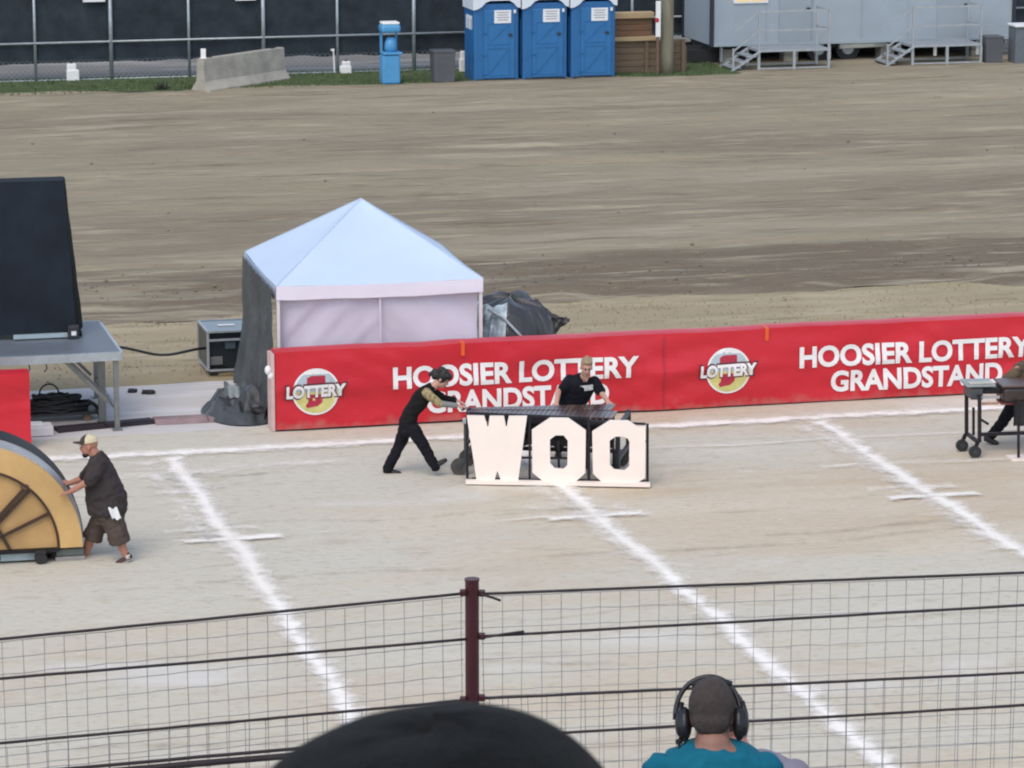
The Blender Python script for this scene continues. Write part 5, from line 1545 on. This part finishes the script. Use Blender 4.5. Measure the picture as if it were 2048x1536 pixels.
for k in range(18):
    a, e = random.uniform(0, 6.28), random.uniform(0.3, 1.4)
    b.ell(P(0.078 * math.cos(a) * math.cos(e), -0.02 + 0.09 * math.sin(a) * math.cos(e), 0.05 + 0.085 * math.sin(e)), 0.018, 8)
fused('hair', b, mat('sandy_hair', (0.30, 0.22, 0.13), 0.7, 0.3, 40), pb_, 0.006, 2)
face(P, ax, pb_)
# printed chest lettering block and open collar
c0 = B_(1161, 774, -.215)
b = MB(); b.grid(lambda s, w: B_(1160 + 26 * s, 783 - 11 * w - 3.0 * s, -.185 + 0.035 * abs(s - 0.35) - 0.02 * w), 6, 4); b.build('chest_print', mat('grey_white_print', (0.60, 0.60, 0.58), 0.7, 0.3, 30), pb_, smooth=True)
b = MB(); b.add([B_(1165, 752, -.245), B_(1180, 752, -.245), B_(1173, 765, -.225)], [(0, 1, 2)]); b.build('open_collar', m_skinB, pb_)

# ================================================================== PERCUSSION RACK AT THE RIGHT EDGE
rk = thing('percussion_rack', 'black wheeled percussion rack with grey keyboard at the right edge', 'instrument rack', FV(17.46, 43.28), TH * 0.6)
ivr = TM[rk].inverted()
def R_(x, y, d): return ivr @ W(x, y, d)
YR = 46.25
for xx, yy, Yd in ((1959, 884, YR - 0.02), (1933, 872, YR + 0.40)):
    top = R_(xx, 790, Yd); bot = R_(xx, yy, Yd)
    b = MB(); b.bar(bot, top, 0.05); b.build('post', m_black, rk, local=True)
for xx, yy, Yd in ((1950, 905, YR - 0.02), (1924, 893, YR + 0.38)):
    c = R_(xx, yy, Yd); c.z = 0.085
    b = MB(); b.cyl(c - Vector((0, 0.03, 0)), c + Vector((0, 0.03, 0)), 0.085, n=18); w_ = b.build('wheel', m_rub, rk, local=True)
    b = MB(); b.cyl(c - Vector((0, 0.036, 0)), c + Vector((0, 0.036, 0)), 0.035, n=12); b.build('hub', m_frame, w_, local=True)
    b = MB(); b.bar(c + Vector((0, 0.05, 0)), c + Vector((0.06, 0.05, 0.15)), 0.03, 0.05); b.build('fork', m_black, rk, local=True)
def rbar(nm, a, c, w, m=m_black):
    b = MB(); b.bar(R_(*a), R_(*c), w); b.build(nm, m, rk, local=True)
rbar('diagonal_brace', (1935, 868, YR + .38), (1956, 884, YR), 0.045)
rbar('diagonal_brace', (1960, 838, YR), (1976, 848, YR + .1), 0.03)
rbar('long_bar', (1960, 869, YR + .3), (2150, 862, YR + .5), 0.045)
rbar('post', (1947, 815, YR + .2), (1947, 870, YR + .2), 0.035)
for z_ in (2037, 2130):
    rbar('post', (z_, 915 - 0.04 * (z_ - 2037), YR - 0.1), (z_, 800, YR - 0.1), 0.035)
# upper boxes and keyboard
def rbox(nm, x0, x1, y0, y1, Yd, dep, m, bev=0.015):
    p, q = W(x0, y1, Yd), W(x1, y0, Yd)
    c = ivr @ Vector(((p.x + q.x) / 2, Yd + dep / 2, (p.z + q.z) / 2))
    b = MB(); b.bbox(c, (abs(q.x - p.x), dep, abs(q.z - p.z)), bev, -TH * 0.6 + 0.1); return b.build(nm, m, rk, local=True)
rbox('mixer_case', 1938, 1964, 777, 800, YR + 0.05, 0.45, mat('slate_case', (0.06, 0.065, 0.07), 0.5))
rbox('tray', 1964, 2002, 776, 788, YR + 0.1, 0.35, m_black)
rbox('tray_rail', 1962, 2000, 792, 797, YR + 0.06, 0.03, m_alu, 0.005)
rbox('wood_rail', 1964, 1998, 805, 810, YR + 0.06, 0.03, mat('pale_red_wood', (0.42, 0.24, 0.17), 0.6), 0.005)
kb = rbox('keyboard', 1930, 1990, 770, 775, YR + 0.02, 0.45, mat('grey_keyboard', (0.28, 0.31, 0.30), 0.45))
b = MB(); c0 = R_(1962, 767, YR + 0.12)
for k in range(6): b.box(c0 + Vector((-0.15 + 0.055 * k, 0, 0.012)), (0.045, 0.14, 0.012))
o = b.build('keys', mat('cream_keys', (0.55, 0.54, 0.44), 0.5), kb, local=True); o['kind'] = 'stuff'
rbox('drum_shell', 2002, 2120, 775, 806, YR + 0.02, 0.5, mat('dark_brown_shell', (0.040, 0.028, 0.024), 0.4, 0.3, 5), 0.05)
rbox('drum_rim', 2000, 2122, 771, 775, YR + 0.0, 0.54, mat('brown_rim', (0.10, 0.06, 0.045), 0.4), 0.008)
rbox('drum_stripe', 2000, 2032, 806, 810, YR + 0.02, 0.3, mat('dull_red', (0.16, 0.04, 0.04), 0.5), 0.006)
b = MB(); qa = R_(2028, 805, YR - .06); qb = R_(2120, 805, YR - .06); hz_ = qa.z - R_(2028, 852, YR - .06).z
b.grid(lambda s, w: qa.lerp(qb, s) + Vector((0, 0.015 * math.sin(s * 30), -hz_ * w)), 30, 5); b.build('drape', m_blackbag, rk, local=True, smooth=True)
b = MB(); b.box(R_(2075, 918, YR - .1) + Vector((0, 0.1, 0.0)), (0.75, 0.3, 0.03)); b.build('base_board', m_cream, rk, local=True)

YD = 47.12
def D_(x, y, d=0.0): return W(x, y, YD + d)
pd_ = thing('person', 'person in brown camouflage shirt bending over the percussion rack at right edge', 'person', (D_(2010, 880).x, YD, 0), 0)
b = MB()
P, ax = head(b, D_(2080, 708, -.1), (0.85, -0.3, -0.45), (0.4, -0.1, 0.9), 1.0)
chain(b, [D_(2070, 718, -.05), D_(2058, 730)], [0.055, 0.060])
trunk(b, [(D_(2056, 728), 0.10, 0.07), (D_(2046, 740), 0.19, 0.11), (D_(2034, 765), 0.17, 0.12), (D_(2030, 790), 0.155, 0.11), (D_(2034, 808), 0.15, 0.11)], side)
chain(b, [D_(2036, 738, -.16), D_(2008, 762, -.22), D_(2010, 786, -.30)], [0.055, 0.044, 0.030])
chain(b, [D_(2052, 740, .17), D_(2070, 770, .18), D_(2092, 778, .0)], [0.055, 0.044, 0.030])
hand(b, D_(2010, 786, -.30), (0.3, -0.3, -0.8), (0.6, -0.6, 0), (0.7, 0, -0.5), 0.5, 1.0, 1)
hand(b, D_(2092, 778, .0), (0.8, -0.4, -0.4), (0, 1, 0), (0, 0, -1), 0.5, 1.0, 1)
zD = lambda z, x, d=0.0: Vector((D_(x, 850).x, YD + d, z))
chain(b, [D_(2030, 806, -.06), D_(2006, 842, -.06), D_(1978, 876, -.02)], [0.085, 0.058, 0.040])
chain(b, [D_(2040, 806, .1), D_(2070, 840, .1), zD(0.09, 2068, .2)], [0.085, 0.058, 0.040])
fused('body', b, m_skinA, pd_, 0.008, 3)
m_camo = mat('brown_camouflage_cloth', (0.15, 0.105, 0.055), 0.85, 0.5, 9, col2=(0.032, 0.026, 0.018))
b = MB()
trunk(b, [(D_(2060, 724), 0.08, 0.06), (D_(2055, 730), 0.14, 0.09), (D_(2046, 741), 0.205, 0.125), (D_(2033, 765), 0.185, 0.135), (D_(2028, 790), 0.17, 0.125), (D_(2031, 803), 0.165, 0.12)], side)
chain(b, [D_(2038, 739, -.15), D_(2014, 758, -.21)], [0.078, 0.068])
chain(b, [D_(2052, 741, .15), D_(2064, 760, .18)], [0.078, 0.068])
fused('shirt', b, m_camo, pd_, 0.008, 3, fold=0.014)
b = MB()
trunk(b, [(D_(2029, 795), 0.165, 0.125), (D_(2032, 812), 0.16, 0.12)], side)
chain(b, [D_(2030, 806, -.06), D_(2006, 842, -.06), D_(1982, 872, -.02)], [0.10, 0.082, 0.072])
chain(b, [D_(2040, 806, .1), D_(2070, 840, .1), zD(0.12, 2068, .2)], [0.10, 0.082, 0.072])
fused('trousers', b, m_nvy, pd_, 0.008, 3, fold=0.009)
shoe('shoe', m_bshoe, pd_, D_(1967, 880, -.02), D_(1996, 890, -.10))
q = zD(0.015, 2064, .2); shoe('shoe', m_bshoe, pd_, q, q + Vector((0.27, -0.05, 0)))
b = MB(); b.ell(P(0, -0.024, 0.046), (0.084, 0.10, 0.09), 18, ax); b.ell(P(0, -0.08, -0.01), (0.07, 0.045, 0.06), 12, ax); fused('hair', b, mat('black_hair', (0.012, 0.010, 0.009), 0.6, 0.3, 30), pd_, 0.007, 2)
face(P, ax, pd_)

# ================================================================== CATCH FENCE IN FRONT OF THE STAND
YF = 17.9
m_post = mat('dark_red_painted_post', (0.060, 0.013, 0.018), 0.45, 0.2, 4)
m_cable = mat('rusty_dark_cable', (0.030, 0.022, 0.024), 0.7, 0.35, 10)
m_wire = mat('dull_galvanised_wire', (0.27, 0.275, 0.27), 0.6, 0.2, 8)
pt = W(944, 1160, YF)
cf = thing('catch_fence', 'cable and wire mesh catch fence with dark red post in front of the field', 'fence', (pt.x, YF, 0), 0)
b = MB(); b.cyl((0, 0, 0), (0, 0, pt.z), 0.038, n=18); b.cyl((0, 0, pt.z - 0.004), (0, 0, pt.z + 0.008), 0.041, n=18); b.build('post', m_post, cf, local=True, smooth=False)
AL, AR = math.radians(18.3), math.radians(11.0)
dL, dR = Vector((-math.cos(AL), -math.sin(AL), 0)), Vector((math.cos(AR), math.sin(AR), 0))
EXT = 4.6
for d, nm in ((dL, 'post'), (dR, 'post')):
    q = d * EXT
    b = MB(); b.cyl((q.x, q.y, 0), (q.x, q.y, pt.z), 0.038, n=14); b.build('post', m_post, cf, local=True)
def onseg(x, y, d):       # photograph point -> (distance along, height) on a fence wing
    r = ray(x, y); n = Vector((-d.y, d.x, 0))
    t = (Vector((pt.x, YF, 0)) - Vector((0, 0, CAM_H))).dot(n) / r.dot(n)
    q = Vector((0, 0, CAM_H)) + r * t - Vector((pt.x, YF, 0))
    return q.dot(d), q.z
def cab(d, a, c, r, sag=0.0, nm='cable', end=EXT):
    (s0, z0), (s1, z1) = onseg(*a, d), onseg(*c, d)
    pts = []
    for k in range(25):
        s = end * k / 24
        z = z0 + (z1 - z0) * (s - s0) / (s1 - s0)
        pts.append(d * max(s, 0.03) + Vector((0, -0.012, z - sag * math.sin(math.pi * s / end) + 0.003 * nz(s * 3, z))))
    b = MB(); b.tube(pts, r, 8); return b.build(nm, m_cable, cf, local=True, smooth=True)
for a, c in (((928, 1186), (0, 1277)), ((928, 1278), (0, 1356)), ((930, 1400), (0, 1485))):
    cab(dL, a, c, 0.0082)
cab(dL, (930, 1466), (0, 1548), 0.010)
cab(dL, (930, 1480), (0, 1560), 0.018, nm='lower_rail')
for a, c in (((962, 1187), (2048, 1144)), ((962, 1272), (2048, 1209)), ((962, 1396), (2048, 1344)), ((962, 1474), (2048, 1409))):
    cab(dR, a, c, 0.0082)
# loose cable tails and clamps at the post
for (x0, y0), (x1, y1) in (((962, 1186), (1001, 1198)), ((962, 1273), (1048, 1260))):
    s0, z0 = onseg(x0, y0, dR); s1, z1 = onseg(x1, y1, dR)
    b = MB(); b.tube([dR * max(s0, 0.03) + Vector((0, -0.03, z0)), dR * ((s0 + s1) / 2) + Vector((0, -0.035, (z0 + z1) / 2 + 0.004)), dR * s1 + Vector((0, -0.03, z1))], 0.007, 6); b.build('cable_tail', m_cable, cf, local=True, smooth=True)
for x, y, d in ((926, 1184, dL), (926, 1398, dL), (964, 1185, dR), (964, 1271, dR), (964, 1394, dR)):
    s, z = onseg(x, y, d)
    b = MB(); b.bbox(d * max(abs(s), 0.05) + Vector((0, -0.012, z)), (0.035, 0.035, 0.035), 0.006); b.build('clamp', m_post, cf, local=True)
# welded wire mesh, two overlapping sheets
def wires(d, s_top, slope, zt, zb, dx, dz, seed, off, rr):
    b = MB()
    n = int((EXT - 0.06) / dx)
    zt0 = lambda s: zt + slope * s
    for k in range(n):
        s = 0.06 + k * dx + off
        pts = []
        j = 0
        while True:
            z = zt0(s) - j * 0.105
            if z < zb: break
            pts.append(d * (s + 0.008 * nz(k * 0.7, z * 2.2, seed)) + Vector((0, 0.012 + 0.006 * nz(k, z * 3, seed), z)))
            j += 1
        if len(pts) > 1: b.tube(pts, rr, 3, False)
    j = 0
    while zt0(0) - j * dz > zb:
        pts = [d * (0.05 + (EXT - 0.06) * q / 70) + Vector((0, 0.014, zt0(EXT * q / 70) - j * dz + 0.006 * nz(q * 0.45, j, seed))) for q in range(71)]
        b.tube(pts, rr, 3, False)
        j += 1
    return b
z1L = onseg(928, 1190, dL)[1]; z1R = onseg(962, 1190, dR)[1]
slL = (onseg(0, 1281, dL)[1] - z1L) / onseg(0, 1281, dL)[0]; slR = (onseg(2048, 1148, dR)[1] - z1R) / onseg(2048, 1148, dR)[0]
z3L = onseg(930, 1402, dL)[1]; z3R = onseg(962, 1398, dR)[1]
for d, zt, sl_, z3, sd_ in ((dL, z1L, slL, z3L, 1), (dR, z1R, slR, z3R, 2)):
    o = wires(d, 0, sl_, zt - 0.012, 3.4, 0.108, 0.088, sd_, 0.0, 0.0023).build('wire_mesh', m_wire, cf, local=True); o['kind'] = 'stuff'
    o = wires(d, 0, sl_, z3 + 0.01, 0.1, 0.106, 0.100, sd_ + 5, 0.035, 0.0022).build('wire_mesh', m_wire, cf, local=True); o['kind'] = 'stuff'

# ================================================================== STAND AND SPECTATORS
m_tier = mat('grey_concrete_tier', (0.30, 0.29, 0.28), 0.9, 0.15, 2, bump=0.3)
gs = thing('grandstand', 'stepped grey concrete grandstand tiers with benches under the spectators', 'grandstand', (0, 0, 0), 0)
RISE, RUN, Z0 = 0.30, 0.80, 8.66
def floor_at(k): return Z0 - RISE * k       # tier k covers Y = 1.7 + RUN*k ... + RUN
for k in range(-2, 15):
    y0 = 1.75 + RUN * k; z = floor_at(k)
    b = MB(); b.box((0, y0 + RUN / 2, z / 2), (16, RUN - 0.004, z)); b.build('tier', m_tier, gs, local=True)
    b = MB(); b.box((0, y0 + 0.18, z + 0.42), (15.6, 0.26, 0.04))
    for j in range(-7, 8): b.bar((j * 1.05, y0 + 0.2, z), (j * 1.05, y0 + 0.2, z + 0.4), 0.05)
    b.build('bench', mat('grey_bench_board', (0.32, 0.33, 0.33), 0.6), gs, local=True)

def spectator(name_label, hc, k, skin, shirt, tilt=0.0, shoulder=0.19, hk=1.0, turn=0.0, drop=0.165, dx=0.0):
    """seated figure facing the field; hc = head centre, k = tier"""
    t = thing('person', name_label, 'person', (hc.x, hc.y, floor_at(k)), 0)
    zf = floor_at(k)
    seat = zf + 0.46
    yb = hc.y - 0.06 - tilt * 0.25
    x = hc.x + dx
    nb = hc + Vector((dx, -0.05 - tilt * 0.05, -drop))
    b = MB()
    P, ax = head(b, hc, (turn, 1, -tilt), (0, tilt, 1), hk)
    chain(b, [hc + Vector((0, -0.03, -0.06)), nb], [0.056, 0.058])
    sh = nb.z - 0.045
    torso = [((x, yb, seat), 0.17, 0.12), ((x, yb, seat + 0.18), 0.165, 0.115), ((x, yb + 0.0, (seat + sh) / 2 + 0.08), shoulder * 0.92, 0.12), ((x, nb.y + 0.01, sh - 0.06), shoulder, 0.11), ((x, nb.y, sh + 0.0), shoulder * 0.90, 0.09), ((x, nb.y, sh + 0.025), shoulder * 0.66, 0.08), ((x, nb.y, sh + 0.050), 0.070, 0.060)]
    trunk(b, torso, (1, 0, 0))
    hy = yb + 0.42
    arms = []
    for s in (-1, 1):
        a = [Vector((x + s * shoulder, nb.y, sh - 0.045)), Vector((x + s * (shoulder + 0.07), yb + 0.10, seat + 0.22)), Vector((x + s * 0.13, hy, seat + 0.17))]
        arms.append(a)
        chain(b, a, [0.055, 0.045, 0.032])
        hand(b, a[2], (0, 1, -0.1), (1, 0, 0), (0, 0, -1), 0.4, 1.0, s)
        chain(b, [Vector((x + s * 0.10, yb + 0.05, seat + 0.02)), Vector((x + s * 0.13, yb + 0.47, seat + 0.04)), Vector((x + s * 0.13, yb + 0.50, zf + 0.09))], [0.085, 0.062, 0.042])
    fused('body', b, skin, t, 0.008, 3)
    b = MB()
    trunk(b, [((q[0][0], q[0][1], q[0][2]), q[1] + 0.016, q[2] + 0.018) for q in torso], (1, 0, 0))
    for a in arms: chain(b, [a[0], a[0].lerp(a[1], 0.75)], [0.066, 0.062])
    fused('shirt', b, shirt, t, 0.007, 2, fold=0.010, fs=13)
    b = MB()
    for s in (-1, 1): chain(b, [Vector((x + s * 0.09, yb + 0.02, seat + 0.03)), Vector((x + s * 0.13, yb + 0.47, seat + 0.045)), Vector((x + s * 0.13, yb + 0.50, zf + 0.14))], [0.115, 0.082, 0.068])
    fused('trousers', b, mat('dark_denim', (0.03, 0.035, 0.05), 0.9), t, 0.009, 3)
    for s in (-1, 1): shoe('shoe', m_bshoe, t, (x + s * 0.13, yb + 0.42, zf + 0.012), (x + s * 0.13, yb + 0.69, zf + 0.012))
    return t, P, ax
m_teal = mat('teal_shirt_cloth', (0.009, 0.135, 0.200), 0.9, 0.25, 5, bump=0.5, bscale=9, spec=0.15)
m_lav = mat('lavender_grey_shirt', (0.24, 0.22, 0.27), 0.85, 0.15, 5, bump=0.35, bscale=9)

YE = 10.85
kE = round((YE - 1.75) / RUN - 0.2)
hE = W(1424, 1430, YE)
te, P, ax = spectator('person in teal shirt seen from behind wearing a black headset', hE, kE, m_skinE, m_teal, tilt=0.45, shoulder=0.170, hk=0.95, turn=0.12, drop=0.085)
b = MB(); b.ell(P(0, -0.016, 0.030), (0.0775, 0.0985, 0.0965), 24, ax); b.ell(P(0, -0.055, -0.025), (0.064, 0.052, 0.055), 18, ax)
fused('cropped_hair', b, mat('short_dark_hair', (0.055, 0.042, 0.036), 0.9, 0.25, 60, bump=0.4, bscale=200), te, 0.005, 2)
# headset
hs = thing('headset', 'black over-ear headset with boom on the head of the person in teal', 'headset', hE, 0)
m_hs = mat('black_headset_plastic', (0.010, 0.010, 0.012), 0.4, 0.2, 10)
pts = []
for k in range(25):
    a = math.pi * k / 24
    wdt = 0.108
    pts.append(P(-0.008 + wdt * math.cos(a) * (1.0 if math.cos(a) > 0 else 1.10), -0.004, -0.015 + 0.148 * math.sin(a) ** 0.85))
b = MB(); b.tube(pts, 0.009, 8); b.build('headband', m_hs, hs, smooth=True)
b = MB(); b.tube([P(0.035 * j, -0.004, 0.128 - 0.012 * abs(j)) for j in (-2, -1, 0, 1, 2)], 0.012, 8); b.build('band_pad', m_hs, hs, smooth=True)
for s in (-1, 1):
    b = MB(); b.ell(P(s * 0.094, -0.006, -0.030), (0.024, 0.040, 0.058), 18, ax); b.ell(P(s * 0.110, -0.008, -0.030), (0.018, 0.030, 0.045), 16, ax); fused('ear_cup', b, m_hs, hs, 0.004, 2)
    b = MB(); b.tube([P(s * 0.104, -0.004, 0.045), P(s * 0.116, -0.006, 0.0), P(s * 0.118, -0.006, -0.04)], 0.010, 8); b.build('yoke', m_hs, hs, smooth=True)
b = MB(); b.tube([P(-0.100, -0.01, -0.075), P(-0.112, -0.02, -0.092), P(-0.118, -0.03, -0.095)], 0.010, 8); b.build('boom_hinge', m_hs, hs, smooth=True)
b = MB(); b.tube([P(-0.114, -0.03, -0.09), P(-0.112, -0.045, -0.13), P(-0.108, -0.065, -0.16)], 0.005, 6); b.build('headset_cord', m_hs, hs, smooth=True)
b = MB(); b.tube([P(-0.094, -0.03, -0.08), P(-0.092, -0.045, -0.13), P(-0.09, -0.065, -0.16)], 0.004, 6); b.build('headset_cord', m_hs, hs, smooth=True)

YF2 = 11.6
hF = W(1448, 1446, YF2)
tf, P, ax = spectator('person in lavender grey shirt mostly hidden beyond the person in teal', hF, round((YF2 - 1.75) / RUN - 0.2), m_skinA, m_lav, tilt=0.1, shoulder=0.20, turn=0.3, drop=0.10, dx=0.05)
b = MB(); b.ell(P(0, -0.018, 0.04), (0.081, 0.100, 0.092), 20, ax); fused('hair', b, mat('brown_hair', (0.05, 0.032, 0.02), 0.8, 0.25, 40), tf, 0.006, 2)

# spectator with the black cap, right in front of the camera
YG = 1.97
hG = W(866, 1408, YG) + Vector((0, 0.0, -0.138))
tg, P, ax = spectator('person in black cap right in front of the camera, only the cap showing', hG, round((YG - 1.75) / RUN - 0.2), m_skinE, mat('dark_grey_shirt', (0.05, 0.055, 0.06), 0.9), tilt=0.0, shoulder=0.20)
m_cap = mat('black_wool_cap', (0.0075, 0.0082, 0.0082), 0.95, 0.5, 40, bump=0.25, bscale=260, spec=0.12)
b = MB()
def capg(s, w):
    a = 2 * math.pi * s; e = w * math.pi / 2
    ce, se = math.cos(e) ** 0.80, math.sin(e) ** 0.95
    seam = 1 - 0.010 * max(0, 1 - abs(((s * 6 + 0.5) % 1) - 0.5) * 14) * math.cos(e)
    wv = 1 + 0.012 * nz(math.cos(a) * 2, math.sin(a) * 2, e * 2)
    return P(0.128 * math.cos(a) * ce * seam * wv, -0.012 + 0.128 * math.sin(a) * ce * seam * wv, 0.024 + 0.106 * se * wv + 0.006 * math.cos(a - 0.4) * se)
m_cap.node_tree.nodes['Principled BSDF'].inputs['Sheen Weight'].default_value = 0.03
b.grid(capg, 96, 30, True); cp = b.build('cap_crown', m_cap, tg, smooth=True)
b = MB(); b.grid(lambda s, w: P(0.123 * math.cos(2 * math.pi * s), -0.012 + 0.130 * math.sin(2 * math.pi * s), 0.024 - 0.06 * w), 60, 4, True); b.build('cap_band', m_cap, tg, smooth=True)
b = MB(); b.grid(lambda s, w: P(0.11 * math.sin(-1.2 + 2.4 * s), 0.10 * math.cos(-1.2 + 2.4 * s) + 0.03 + 0.07 * w * math.cos(-1.2 + 2.4 * s), -0.01 - 0.02 * w), 14, 5); b.build('cap_bill', m_cap, tg, smooth=True)
